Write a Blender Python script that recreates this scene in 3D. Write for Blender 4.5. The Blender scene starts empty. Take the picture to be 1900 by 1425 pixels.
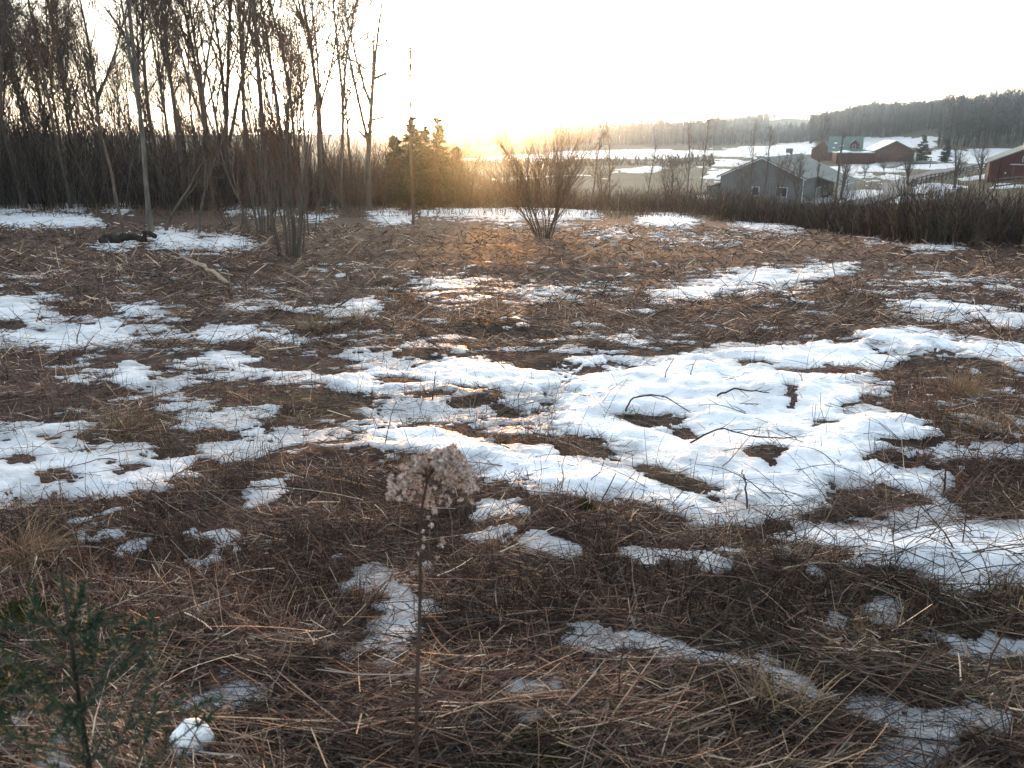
import bpy, math
import numpy as np
from mathutils import Vector, Matrix

SC = bpy.context.scene
COL = SC.collection
rng = np.random.default_rng(7)
R = math.radians

# ------------------------------------------------------------------ camera
CAMZ, PITCH, FPX = 1.65, R(17.7), 1491.0
cd = bpy.data.cameras.new('camera')
cam = bpy.data.objects.new('camera', cd); COL.objects.link(cam)
cd.sensor_width = 36.0; cd.lens = 36.0*FPX/1900.0
cd.clip_start = 0.05; cd.clip_end = 5000
cam.location = (0, 0, CAMZ); cam.rotation_euler = (R(90)-PITCH, 0, 0)
cd.dof.use_dof = True; cd.dof.focus_distance = 7.0; cd.dof.aperture_fstop = 6.3
SC.camera = cam

# ------------------------------------------------------------------ sky and sun
SUN_AZ, SUN_EL = R(-1.6), R(0.9)
world = bpy.data.worlds.new('World'); SC.world = world; world.use_nodes = True
nt = world.node_tree; nt.nodes.clear()
sky = nt.nodes.new('ShaderNodeTexSky'); sky.sky_type = 'NISHITA'; sky.sun_disc = False
sky.sun_elevation = R(8.0); sky.sun_rotation = SUN_AZ
sky.air_density = 1.0; sky.dust_density = 1.0; sky.ozone_density = 1.0
hs = nt.nodes.new('ShaderNodeHueSaturation'); hs.inputs['Saturation'].default_value = 0.58
bg = nt.nodes.new('ShaderNodeBackground'); bg.inputs['Strength'].default_value = 0.15
wo = nt.nodes.new('ShaderNodeOutputWorld')
nt.links.new(sky.outputs[0], hs.inputs['Color']); nt.links.new(hs.outputs[0], bg.inputs['Color'])
nt.links.new(bg.outputs[0], wo.inputs['Surface'])
sl = bpy.data.lights.new('sun', 'SUN'); sl.energy = 2.7; sl.angle = R(0.5); sl.color = (1.0, 0.38, 0.08)
sun = bpy.data.objects.new('sun', sl); COL.objects.link(sun)
sdir = Vector((math.sin(SUN_AZ)*math.cos(SUN_EL), math.cos(SUN_AZ)*math.cos(SUN_EL), math.sin(SUN_EL)))
sun.rotation_euler = sdir.to_track_quat('Z', 'Y').to_euler()
sun.location = sdir*300
vs = SC.view_settings
vs.view_transform = 'Standard'; vs.look = 'None'; vs.gamma = 1.0; vs.use_curve_mapping = False
vs.exposure = 2.25
cy = SC.cycles
cy.max_bounces = 6; cy.diffuse_bounces = 3; cy.glossy_bounces = 2; cy.transmission_bounces = 2
cy.volume_bounces = 0; cy.transparent_max_bounces = 4
cy.use_denoising = True; cy.sample_clamp_indirect = 6.0
HAZE_DENSITY = 0.00024

# ------------------------------------------------------------------ small maths
def vnoise(x, y, seed=0):
    xi = np.floor(x).astype(np.int64); yi = np.floor(y).astype(np.int64)
    fx = x-xi; fy = y-yi
    fx = fx*fx*(3-2*fx); fy = fy*fy*(3-2*fy)
    def h(a, b):
        n = (a*374761393 + b*668265263 + seed*1446657) & 0x7fffffff
        n = ((n ^ (n >> 13))*1274126177) & 0x7fffffff
        n = ((n ^ (n >> 15))*2246822519) & 0x7fffffff
        return ((n ^ (n >> 16)) & 0xffff)/65535.0
    a = h(xi, yi); b = h(xi+1, yi); c = h(xi, yi+1); d = h(xi+1, yi+1)
    return (a*(1-fx)+b*fx)*(1-fy) + (c*(1-fx)+d*fx)*fy

def fbm(x, y, octv=4, seed=0, gain=0.5):
    t = 0.0; a = 1.0; s = 0.0
    for o in range(octv):
        t = t + a*vnoise(x*(2.03**o)+17.3*o, y*(2.03**o)-9.1*o, seed+o); s += a; a *= gain
    return t/s - 0.5

def sstep(a, b, x):
    t = np.clip((x-a)/(b-a), 0, 1); return t*t*(3-2*t)

SP, CP = math.sin(PITCH), math.cos(PITCH)
def px_dir(px, py):
    u = (np.asarray(px, float)-950)/FPX; v = (712.5-np.asarray(py, float))/FPX
    f = v*SP+CP
    return u/f, (v*CP-SP)/f            # x per metre of depth, z per metre of depth
def proj(x, y, z):
    dz = z-CAMZ
    f = y*CP - dz*SP; v = y*SP + dz*CP
    f = np.where(f > 0.05, f, 0.05)
    return 950+FPX*x/f, 712.5-FPX*v/f

# ------------------------------------------------------------------ terrain
TD = np.array([0, 10, 22, 30, 48, 60, 80, 100, 117, 140, 170, 213, 250, 330, 400, 450, 550, 640, 720, 900, 1500.])
TPX = [-400, 600, 950, 1250, 1440, 1620, 1750, 1900, 2400]
TZ = np.array([
 [0,-.6,-1.32,-1.8,-2.88,-3.4,-4.2,-5,-5.6,-6.5,-7.5,-8.5,-9,-9.5,-10,-10,-10,-10,-10,-9,-9],
 [0,-.6,-1.32,-1.8,-2.88,-3.5,-4.6,-5.6,-6.2,-7,-7.6,-8.5,-9,-9.5,-10,-10,-10,-10,-10,-9,-9],
 [0,-.6,-1.32,-1.8,-2.88,-4.2,-6,-7,-7.5,-7.7,-7.8,-7.8,-7.6,-7.4,-7,-7,-6,-5,-4,-5,-6],
 [0,-.6,-1.32,-1.8,-3.1,-4.7,-6.6,-7.5,-7.8,-7.8,-7.8,-7.7,-7.4,-7,-6.4,-6,-4,-2,-1,0,-2],
 [0,-.6,-1.32,-1.9,-3.6,-5.3,-7.0,-8,-8,-7.8,-7.6,-7.4,-7.2,-6.8,-6,-5.5,-1.5,5.4,9.2,8,6],
 [0,-.6,-1.34,-2.1,-4.0,-5.5,-6.8,-7.2,-7,-6.7,-6.5,-6.5,-6.3,-5,-2,1.0,2.5,3,3,3,2],
 [0,-.6,-1.38,-2.3,-3.8,-4.8,-5.8,-6.2,-6.3,-6.2,-6.2,-6.2,-6.0,-2.6,2,4.6,6,6,6,5,4],
 [0,-.6,-1.40,-2.2,-3.3,-4,-4.6,-5,-5.5,-5.6,-5.7,-5.8,-5.6,-0.5,4.5,7.0,8,8,8,7,6],
 [0,-.6,-1.40,-2.2,-3.2,-3.8,-4.3,-4.6,-5,-5.2,-5.4,-5.6,-5.6,-0.5,4.5,7.5,9,9,9,8,7]], float)
TA = np.arctan((np.array(TPX)-950)/FPX/1.04)

def Hbase(x, y):
    x = np.asarray(x, float); y = np.asarray(y, float)
    az = np.arctan2(x, y); r = np.hypot(x, y)
    ac = np.clip(az, TA[0], TA[-1])
    d = np.where(np.abs(az) > R(75), r*np.cos(ac)*np.clip(1-(np.abs(az)-R(75))/R(40), 0, 1), r*np.cos(ac))
    d = np.clip(d, 0, 1499)
    j = np.clip(np.searchsorted(TA, ac, side='right')-1, 0, len(TA)-2)
    fa = (ac-TA[j])/(TA[j+1]-TA[j]); fa = fa*fa*(3-2*fa)
    i = np.clip(np.searchsorted(TD, d, side='right')-1, 0, len(TD)-2)
    fd = (d-TD[i])/(TD[i+1]-TD[i])
    a = TZ[j, i]*(1-fd)+TZ[j, i+1]*fd
    b = TZ[j+1, i]*(1-fd)+TZ[j+1, i+1]*fd
    return a*(1-fa)+b*fa

def H(x, y):
    x = np.asarray(x, float); y = np.asarray(y, float)
    r = np.hypot(x, y)
    amp = sstep(0.3, 2.0, r)
    n = 0.16*fbm(x*0.30, y*0.30, 2, 3) + 0.10*fbm(x*1.1, y*1.3, 3, 11) + 0.05*fbm(x*4.2, y*5.0, 3, 21)
    far = sstep(30, 90, r)*1.2*fbm(x*0.03, y*0.03, 3, 31)*np.clip(r/150, 0, 1.5)
    fade = 1-0.75*sstep(50, 120, r)
    return Hbase(x, y) + n*amp*fade + far

DSCAN = np.concatenate([np.arange(1.0, 60, 0.1), np.arange(60, 400, 0.5), np.arange(400, 1400, 2)])
def hit(px, py):
    s, e = px_dir(px, py)
    X = s*DSCAN; Z = CAMZ+e*DSCAN
    below = Z < H(X, DSCAN)
    if not below.any(): k = len(DSCAN)-1
    else: k = int(np.argmax(below))
    return np.array([X[k], DSCAN[k], float(H(X[k], DSCAN[k]))])
def at(px, depth, lift=0.0):
    """point on the ground at the given depth under a column of the photograph"""
    s = (px-950)/FPX/1.04
    for _ in range(3):
        z = float(H(s*depth, depth)); f = depth*CP-(z-CAMZ)*SP
        s = (px-950)/FPX*f/depth
    return np.array([s*depth, depth, float(H(s*depth, depth))+lift])

# ------------------------------------------------------------------ mesh helpers
def mesh_np(name, V, F, mat=None, smooth=True, col=None):
    """V (n,3); F (m,k) one array, or list of arrays"""
    V = np.ascontiguousarray(V, np.float32)
    Fs = F if isinstance(F, list) else [F]
    Fs = [np.ascontiguousarray(f, np.int32) for f in Fs if len(f)]
    me = bpy.data.meshes.new(name)
    me.vertices.add(len(V)); me.vertices.foreach_set('co', V.ravel())
    loops = np.concatenate([f.ravel() for f in Fs]); nf = sum(len(f) for f in Fs)
    tot = np.concatenate([np.full(len(f), f.shape[1], np.int32) for f in Fs])
    start = np.concatenate([[0], np.cumsum(tot)[:-1]]).astype(np.int32)
    me.loops.add(len(loops)); me.loops.foreach_set('vertex_index', loops)
    me.polygons.add(nf); me.polygons.foreach_set('loop_start', start)
    me.update(calc_edges=True)
    me.polygons.foreach_set('use_smooth', np.full(nf, smooth, bool))
    if col is not None:
        at_ = me.attributes.new('col', 'FLOAT_COLOR', 'POINT')
        c4 = np.ones((len(V), 4), np.float32); c4[:, :3] = col
        at_.data.foreach_set('color', c4.ravel())
    if mat: me.materials.append(mat)
    return me

def link(name, data, parent=None, label=None, cat=None, group=None, kind=None):
    o = bpy.data.objects.new(name, data); COL.objects.link(o)
    if parent is not None: o.parent = parent
    if label: o['label'] = label
    if cat: o['category'] = cat
    if group: o['group'] = group
    if kind: o['kind'] = kind
    return o
def thing(name, label, cat, loc=(0, 0, 0), rz=0.0, group=None):
    o = link(name, None, None, label, cat, group)
    o.location = tuple(map(float, loc)); o.rotation_euler = (0, 0, rz)
    return o

def tubes(P, Rr, sides=5, cap=False):
    """P (N,K,3), Rr (N,K) -> verts, quads"""
    N, K, _ = P.shape
    T = np.gradient(P, axis=1); T /= np.linalg.norm(T, axis=2, keepdims=True)+1e-9
    Tm = T.mean(axis=1); ref = np.where(np.abs(Tm[:, 2:3]) > 0.8, np.array([[1., 0, 0]]), np.array([[0, 0, 1.]]))
    A = np.cross(T, ref[:, None, :]); A /= np.linalg.norm(A, axis=2, keepdims=True)+1e-9
    B = np.cross(T, A)
    th = np.arange(sides)*2*np.pi/sides
    ring = A[:, :, None, :]*np.cos(th)[None, None, :, None] + B[:, :, None, :]*np.sin(th)[None, None, :, None]
    V = P[:, :, None, :] + ring*Rr[:, :, None, None]
    n, k, s = np.meshgrid(np.arange(N), np.arange(K-1), np.arange(sides), indexing='ij')
    b = n*K*sides
    F = np.stack([b+k*sides+s, b+k*sides+(s+1) % sides, b+(k+1)*sides+(s+1) % sides, b+(k+1)*sides+s], -1).reshape(-1, 4)
    return V.reshape(-1, 3), F

def ribbons(P, W, Nrm):
    """flat blades. P (N,K,3), W (N,K) half widths, Nrm (N,3)"""
    N, K, _ = P.shape
    T = np.gradient(P, axis=1); T /= np.linalg.norm(T, axis=2, keepdims=True)+1e-9
    S = np.cross(T, Nrm[:, None, :]); S /= np.linalg.norm(S, axis=2, keepdims=True)+1e-9
    V = np.stack([P-S*W[:, :, None], P+S*W[:, :, None]], 2).reshape(-1, 3)
    n, k = np.meshgrid(np.arange(N), np.arange(K-1), indexing='ij')
    b = n*K*2+k*2
    F = np.stack([b, b+1, b+3, b+2], -1).reshape(-1, 4)
    return V, F

def join(parts):
    Vs, Fs, o = [], [], 0
    for V, F in parts:
        Vs.append(V); Fs.append(F+o); o += len(V)
    return np.concatenate(Vs), Fs

def grow(P, Rr, n, t0, t1, L, ang, K, up=0.1, wob=0.12, rfac=0.6, rtip=0.15, rmin=0.002, g=None, taper_len=0.5):
    """children of the polylines P: n per parent"""
    g = g or rng
    N, KP, _ = P.shape
    t = t0+(t1-t0)*(np.arange(n)[None, :]+g.random((N, n)))/n
    f = t*(KP-1); i = np.minimum(f.astype(int), KP-2); w = (f-i)[..., None]
    ni = np.arange(N)[:, None]
    p = P[ni, i]*(1-w)+P[ni, i+1]*w
    T = P[ni, i+1]-P[ni, i]; T /= np.linalg.norm(T, axis=2, keepdims=True)+1e-9
    r = (Rr[ni, i]*(1-w[..., 0])+Rr[ni, i+1]*w[..., 0])*rfac
    p = p.reshape(-1, 3); T = T.reshape(-1, 3); r = np.maximum(r.reshape(-1), rmin)
    M = len(p)
    q = g.normal(size=(M, 3)); q -= (q*T).sum(1, keepdims=True)*T; q /= np.linalg.norm(q, axis=1, keepdims=True)+1e-9
    a = ang*(0.7+0.6*g.random(M))[:, None]
    d = np.cos(a)*T+np.sin(a)*q
    tt = ((t-t0)/(t1-t0+1e-9)).reshape(-1)
    ln = L*(1-taper_len*tt)*(0.6+0.8*g.random(M))
    if np.ndim(L) == 0: pass
    out = np.empty((M, K, 3)); out[:, 0] = p
    for k in range(1, K):
        out[:, k] = out[:, k-1]+d*(ln/(K-1))[:, None]
        d = d+g.normal(size=(M, 3))*wob+np.array([0, 0, up])
        d /= np.linalg.norm(d, axis=1, keepdims=True)
    tap = np.linspace(1, rtip, K)
    return out, np.maximum(r[:, None]*tap[None, :], rmin*0.6)

# ------------------------------------------------------------------ materials
def mat_basic(name, rgb, rough=0.9, spec=0.2):
    m = bpy.data.materials.new(name); m.use_nodes = True
    b = m.node_tree.nodes['Principled BSDF']
    b.inputs['Base Color'].default_value = (*rgb, 1); b.inputs['Roughness'].default_value = rough
    b.inputs['Specular IOR Level'].default_value = spec
    return m
def mat_noise(name, c1, c2, scale=8.0, rough=0.9, bump=0.0, detail=6.0, spec=0.15, stretch=None, bscale=None, attr=False, c3=None):
    m = mat_basic(name, c1, rough, spec); t = m.node_tree; b = t.nodes['Principled BSDF']
    tc = t.nodes.new('ShaderNodeTexCoord'); mp = t.nodes.new('ShaderNodeMapping')
    if stretch: mp.inputs['Scale'].default_value = stretch
    t.links.new(tc.outputs['Object'], mp.inputs['Vector'])
    n = t.nodes.new('ShaderNodeTexNoise'); n.inputs['Scale'].default_value = scale; n.inputs['Detail'].default_value = detail
    t.links.new(mp.outputs[0], n.inputs['Vector'])
    cr = t.nodes.new('ShaderNodeValToRGB'); e = cr.color_ramp.elements
    e[0].position = 0.32; e[0].color = (*c1, 1); e[1].position = 0.68; e[1].color = (*c2, 1)
    if c3:
        x = cr.color_ramp.elements.new(0.5); x.color = (*c3, 1)
    t.links.new(n.outputs['Fac'], cr.inputs['Fac'])
    out = cr.outputs[0]
    if attr:
        a = t.nodes.new('ShaderNodeAttribute'); a.attribute_name = 'col'
        mx = t.nodes.new('ShaderNodeMix'); mx.data_type = 'RGBA'; mx.blend_type = 'MULTIPLY'; mx.inputs['Factor'].default_value = 1.0
        t.links.new(out, mx.inputs['A']); t.links.new(a.outputs['Color'], mx.inputs['B']); out = mx.outputs['Result']
    t.links.new(out, b.inputs['Base Color'])
    if bump:
        n2 = t.nodes.new('ShaderNodeTexNoise'); n2.inputs['Scale'].default_value = bscale or scale*3; n2.inputs['Detail'].default_value = 5
        t.links.new(mp.outputs[0], n2.inputs['Vector'])
        bp = t.nodes.new('ShaderNodeBump'); bp.inputs['Strength'].default_value = bump; bp.inputs['Distance'].default_value = 0.02
        t.links.new(n2.outputs['Fac'], bp.inputs['Height']); t.links.new(bp.outputs[0], b.inputs['Normal'])
    return m

M_ground = mat_noise('soil', (.55, .55, .55), (1.25, 1.2, 1.15), 9.0, bump=0.8, attr=True, bscale=40)
M_snow = mat_noise('snow', (.80, .83, .86), (.90, .91, .92), 6.0, rough=0.55, bump=0.35, spec=0.3, bscale=45)
M_fsnow = mat_noise('old_snow', (.74, .77, .80), (.90, .91, .92), 5.0, rough=0.6, bump=0.9, spec=0.25, bscale=38, attr=True)
M_straw = mat_noise('straw', (.75, .75, .75), (1.2, 1.2, 1.2), 30.0, rough=0.75, attr=True, spec=0.25, detail=2)
M_bark = mat_noise('bark', (.050, .042, .036), (.115, .098, .084), 14.0, bump=0.9, stretch=(1, 1, .18), bscale=30)
M_barkl = mat_noise('grey_bark', (.06, .053, .047), (.16, .145, .13), 10.0, bump=0.9, stretch=(1, 1, .22), bscale=26)
M_twig = mat_noise('twig_bark', (.055, .044, .037), (.10, .082, .07), 5.0)
M_brush = mat_noise('brush_stems', (.7, .7, .7), (1.2, 1.2, 1.2), 3.0, attr=True)
M_needle = mat_noise('needles', (.014, .026, .017), (.032, .048, .030), 9.0, rough=0.7)
M_farwood = mat_noise('far_wood', (.7, .7, .7), (1.2, 1.2, 1.2), 0.2, attr=True)

# ------------------------------------------------------------------ ground sheet
def build_ground():
    fine = np.arange(-40, 40.001, 0.25); coarse = np.arange(44, 317, 4.0)
    az = np.radians(np.concatenate([fine, coarse])); C = len(az)
    rr = [0.25]
    while rr[-1] < 1330: rr.append(rr[-1]*1.020)
    rr = np.array(rr); NR = len(rr)
    A, Rg = np.meshgrid(az, rr)
    X = Rg*np.sin(A); Y = Rg*np.cos(A); Z = H(X, Y)
    V = np.stack([X, Y, Z], -1).reshape(-1, 3)
    i, j = np.meshgrid(np.arange(NR-1), np.arange(C), indexing='ij'); j2 = (j+1) % C
    F = np.stack([i*C+j, i*C+j2, (i+1)*C+j2, (i+1)*C+j], -1).reshape(-1, 4)[:, ::-1]
    V = np.concatenate([V, [[0, 0, float(H(0., 0.))]]]); c = len(V)-1
    jj = np.arange(C); T = np.stack([jj, (jj+1) % C, np.full(C, c)], -1)
    # colour: brown litter in the field, dull turf in the valley, dark leaf floor in the woods
    x, y = V[:, 0], V[:, 1]; r = np.hypot(x, y)
    n1 = fbm(x*.5, y*.5, 4, 51); n2 = fbm(x*2.3, y*2.3, 3, 61); n3 = fbm(x*.05, y*.05, 4, 71)
    soil = np.array([.054, .032, .025])[None]*(1+1.2*n1[:, None]+.9*n2[:, None])
    turf = np.array([.090, .082, .052])[None]*(1+.9*n3[:, None]+.5*n1[:, None])
    k = sstep(52, 85, r)[:, None]
    cc = soil*(1-k)+turf*k
    moss = sstep(.16, .3, fbm(x*.9+5, y*.9, 3, 81))[:, None]*(1-sstep(2.5, 6, r))[:, None]
    cc = cc*(1-moss*.7)+np.array([.05, .055, .015])*moss*.7
    me = mesh_np('ground', V, [F, T], M_ground, True, np.clip(cc, .012, 1))
    link('ground', me, kind='structure')
build_ground()

# ------------------------------------------------------------------ snow, traced as patches lying on the ground
# (owner, kind, outline in picture coordinates): kind A deep, B thin and broken
SNOW = [
 ('main','A',[(1000,745),(1060,715),(1130,690),(1230,672),(1350,648),(1475,643),(1590,650),(1675,672),(1600,690),(1565,705),(1640,735),(1580,765),(1690,780),(1750,822),(1640,835),(1600,856),(1665,876),(1740,885),(1752,928),(1700,922),(1640,897),(1550,905),(1530,935),(1480,954),(1380,942),(1320,907),(1230,877),(1165,850),(1085,814),(1010,814),(978,785),(1030,765)]),
 ('main','A',[(622,722),(660,695),(760,683),(830,676),(900,678),(960,692),(1040,690),(1110,672),(1075,700),(1050,725),(1000,750),(950,735),(870,737),(800,727),(720,738),(645,742)]),
 ('main','A',[(640,802),(690,788),(760,798),(830,806),(880,832),(960,848),(1040,853),(1100,868),(1160,878),(1230,898),(1290,925),(1385,965),(1330,972),(1230,942),(1150,922),(1050,922),(950,907),(900,897),(870,872),(800,852),(720,842),(670,827)]),
 ('main','A',[(950,745),(1010,745),(1010,815),(985,800),(960,775)]),
 ('main','B',[(640,758),(760,745),(850,755),(940,765),(1000,812),(960,830),(880,815),(780,792),(680,785)]),
 ('right_strip','A',[(1590,632),(1640,624),(1690,622),(1760,630),(1850,645),(1900,650),(1980,655),(1980,692),(1850,678),(1750,670),(1650,662),(1600,650)]),
 ('stuff','B',[(1010,642),(1100,630),(1245,633),(1230,655),(1130,664),(1040,668)]),
 ('low_right','A',[(1455,995),(1500,972),(1590,973),(1690,980),(1770,972),(1845,962),(1900,950),(2000,940),(2000,1100),(1900,1098),(1870,1068),(1830,1102),(1785,1104),(1735,1077),(1670,1052),(1585,1040),(1515,1015)]),
 ('stuff','B',[(1700,925),(1760,920),(1790,960),(1740,985),(1650,970)]),
 ('stuff','B',[(1765,762),(1820,748),(1840,795),(1910,815),(1910,845),(1850,862),(1790,872),(1725,852),(1740,825),(1790,810)]),
 ('right_mid','A',[(1665,566),(1700,559),(1760,561),(1850,568),(1940,578),(1940,598),(1860,604),(1800,598),(1740,585),(1690,575)]),
 ('stuff','B',[(1640,521),(1750,519),(1900,528),(1900,536),(1700,533)]),
 ('far_streak','A',[(1210,548),(1260,533),(1330,513),(1400,503),(1490,503),(1560,498),(1575,503),(1480,522),(1420,530),(1350,540),(1280,553),(1220,557)]),
 ('stuff','B',[(1350,540),(1500,540),(1480,552),(1360,550)]),
 ('stuff','A',[(780,524),(830,518),(872,526),(860,538),(800,538)]),
 ('stuff','B',[(920,530),(1000,526),(1060,528),(1140,520),(1150,528),(1080,542),(1020,552),(940,550)]),
 ('stuff','B',[(840,553),(900,552),(930,558),(870,562)]),
 ('stuff','B',[(825,566),(850,572),(862,582),(838,578)]),
 ('left_mid','A',[(-80,560),(0,558),(75,555),(60,583),(125,603),(210,598),(252,622),(258,642),(150,637),(100,648),(50,635),(-80,640)]),
 ('stuff','A',[(235,575),(280,576),(325,598),(320,617),(270,602)]),
 ('stuff','A',[(368,615),(425,605),(480,613),(550,628),(568,646),(520,644),(475,632),(400,630)]),
 ('stuff','B',[(540,575),(650,563),(700,575),(708,605),(645,602),(600,587)]),
 ('stuff','A',[(625,563),(680,562),(705,572),(690,585),(640,575)]),
 ('stuff','B',[(445,558),(500,545),(528,560),(450,572)]),
 ('stuff','A',[(328,668),(395,657),(452,660),(457,671),(390,679),(335,677)]),
 ('stuff','A',[(207,682),(250,680),(282,698),(298,720),(250,724),(222,702)]),
 ('stuff','B',[(120,682),(185,675),(198,695),(142,702)]),
 ('stuff','B',[(280,700),(360,690),(440,695),(400,712),(300,722)]),
 ('left_ribbon','A',[(430,695),(520,692),(628,693),(622,710),(530,712),(450,702)]),
 ('stuff','B',[(600,630),(750,638),(812,633),(855,655),(780,660),(690,660),(620,640)]),
 ('stuff','B',[(640,670),(720,665),(830,662),(900,670),(780,682),(660,690)]),
 ('stuff','B',[(290,738),(350,728),(375,745),(310,750)]),
 ('low_left','A',[(-80,800),(0,800),(60,788),(165,790),(182,812),(150,830),(240,828),(340,838),(370,833),(480,812),(522,828),(430,852),(358,868),(350,888),(280,908),(200,918),(100,893),(0,903),(-80,900)]),
 ('stuff','A',[(412,782),(440,780),(475,795),(532,808),(532,827),(490,822),(418,797)]),
 ('stuff','B',[(330,775),(365,772),(405,803),(350,812)]),
 ('stuff','B',[(475,765),(540,760),(598,785),(560,797),(485,785)]),
 ('stuff','B',[(530,835),(590,850),(560,872),(520,855)]),
 ('stuff','B',[(560,810),(640,800),(650,830),(600,840)]),
 ('stuff','B',[(105,980),(140,970),(190,1000),(150,1015)]),
 ('stuff','B',[(620,1115),(690,1070),(740,1080),(765,1105),(835,1125),(800,1145),(760,1140),(690,1128)]),
 ('stuff','A',[(690,1075),(735,1080),(720,1102),(680,1100)]),
 ('stuff','B',[(940,1020),(1000,1010),(1035,1030),(980,1042)]),
 ('stuff','B',[(885,1005),(935,1000),(940,1018),(900,1022)]),
 ('stuff','A',[(885,945),(925,945),(940,960),(895,965)]),
 ('stuff','B',[(1190,1035),(1240,1028),(1350,1040),(1375,1065),(1330,1082),(1220,1052)]),
 ('stuff','B',[(1338,1098),(1412,1088),(1422,1112),(1380,1118)]),
 ('near_icy','B',[(1005,1215),(1050,1163),(1100,1155),(1190,1185),(1290,1215),(1395,1245),(1425,1275),(1300,1265),(1200,1238),(1140,1232),(1060,1228)]),
 ('near_icy','A',[(1130,1190),(1180,1195),(1230,1215),(1280,1228),(1220,1232),(1150,1220)]),
 ('stuff','B',[(1430,1270),(1500,1258),(1540,1300),(1500,1320),(1450,1300)]),
 ('near_right','B',[(1545,1325),(1620,1308),(1680,1325),(1800,1335),(1930,1325),(1930,1355),(1770,1362),(1795,1392),(1710,1430),(1650,1470),(1610,1410),(1640,1372)]),
 ('near_right','A',[(1640,1360),(1740,1350),(1770,1385),(1690,1420),(1640,1400)]),
 ('stuff','B',[(1745,1192),(1850,1188),(1930,1183),(1930,1215),(1820,1222),(1770,1212)]),
 ('stuff','B',[(1560,1130),(1640,1125),(1640,1150),(1570,1155)]),
 ('stuff','B',[(390,1240),(430,1236),(435,1252),(400,1255)]),
 ('stuff','B',[(425,1290),(505,1285),(495,1322),(430,1325)]),
 ('stuff','A',[(-30,1320),(20,1322),(28,1370),(-30,1385)]),
 ('stuff','A',[(110,1330),(160,1322),(152,1365),(115,1355)]),
 ('stuff','B',[(940,1290),(1060,1280),(1065,1312),(960,1318)]),
 ('stuff','B',[(330,1300),(400,1290),(395,1320),(340,1330)]),
 ('stuff','B',[(1085,1275),(1140,1262),(1180,1285),(1110,1300)]),
 ('stuff','B',[(640,1260),(700,1250),(690,1275)]),
 ('stuff','B',[(500,930),(560,925),(545,950),(490,950)]),
 ('far_bank','A',[(785,396),(840,390),(880,387),(905,384),(950,389),(1000,391),(1040,389),(1060,393),(1090,392),(1105,399),(1060,406),(1020,405),(960,403),(880,403),(800,401)]),
 ('stuff','A',[(690,396),(725,391),(758,399),(730,404),(700,402)]),
 ('stuff','A',[(705,407),(755,406),(752,411),(715,411)]),
 ('stuff','B',[(915,411),(960,407),(965,416),(925,418)]),
 ('stuff','B',[(1030,413),(1055,411),(1052,417)]),
 ('far_tuft','A',[(1188,408),(1220,400),(1250,398),(1285,410),(1275,419),(1235,420),(1200,415)]),
 ('stuff','B',[(1215,438),(1290,440),(1350,446),(1340,450),(1250,444)]),
 ('stuff','B',[(1368,405),(1420,408),(1470,415),(1465,430),(1400,426),(1375,420)]),
 ('stuff','B',[(1600,430),(1680,425),(1690,445),(1620,445)]),
 ('stuff','A',[(1700,440),(1735,444),(1772,450),(1765,461),(1710,458)]),
 ('stuff','B',[(1100,430),(1160,425),(1165,435),(1110,438)]),
 ('wood_edge','A',[(-60,402),(0,402),(70,398),(165,403),(182,415),(100,420),(0,417),(-60,418)]),
 ('stuff','A',[(-20,383),(60,374),(72,385),(0,396)]),
 ('stuff','A',[(102,369),(130,366),(158,385),(142,393),(108,386)]),
 ('stuff','A',[(198,380),(242,379),(232,393),(205,391)]),
 ('stuff','A',[(192,448),(245,442),(242,451),(200,457)]),
 ('tree_foot','A',[(283,436),(310,428),(330,434),(370,439),(440,443),(458,455),(400,464),(330,460),(293,456)]),
 ('stuff','B',[(420,385),(540,388),(520,397),(430,395)]),
 ('stuff','B',[(600,376),(625,380),(610,384)]),
 ('stuff','B',[(560,398),(610,400),(600,406),(560,404)]),
 # valley fields
 ('valley','V',[(1110,279),(1180,276),(1250,281),(1330,279),(1420,268),(1512,262),(1515,287),(1400,292),(1300,294),(1200,298),(1120,293),(900,301),(860,297),(960,288),(1040,283)]),
 ('valley','V',[(915,336),(1050,325),(1180,315),(1300,304),(1312,309),(1180,321),(1050,331),(930,341)]),
 ('valley','V',[(1285,359),(1335,360),(1335,367),(1290,366)]),
 ('valley','W',[(1320,300),(1400,298),(1400,330),(1310,326)]),
 ('hill_snow','V',[(1380,224),(1400,215),(1480,207),(1500,211),(1430,226),(1395,229)]),
 ('valley','V',[(1590,256),(1740,256),(1740,278),(1590,278)]),
 ('valley','V',[(1722,279),(1850,276),(1940,280),(1940,302),(1820,311),(1790,297),(1724,301)]),
 ('valley','V',[(1660,311),(1700,302),(1780,299),(1802,310),(1720,319),(1665,319)]),
 ('valley','W',[(1540,304),(1600,300),(1640,302),(1635,311),(1680,318),(1700,330),(1640,335),(1545,328)]),
 ('valley','V',[(1510,373),(1560,355),(1610,354),(1655,358),(1600,369),(1560,375)]),
 ('valley','V',[(1590,388),(1640,376),(1690,366),(1740,359),(1765,360),(1720,376),(1640,393),(1590,400)]),
 ('valley','W',[(1560,335),(1700,325),(1690,333),(1640,345),(1570,352)]),
 ('valley','W',[(1690,345),(1830,318),(1842,328),(1760,345),(1700,352)]),
 ('valley','W',[(1830,385),(1960,378),(1960,410),(1840,412)]),
 ('valley','V',[(1850,338),(1960,336),(1960,350),(1850,352)]),
 ('valley','W',[(820,355),(880,350),(880,366),(825,368)]),
]
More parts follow.
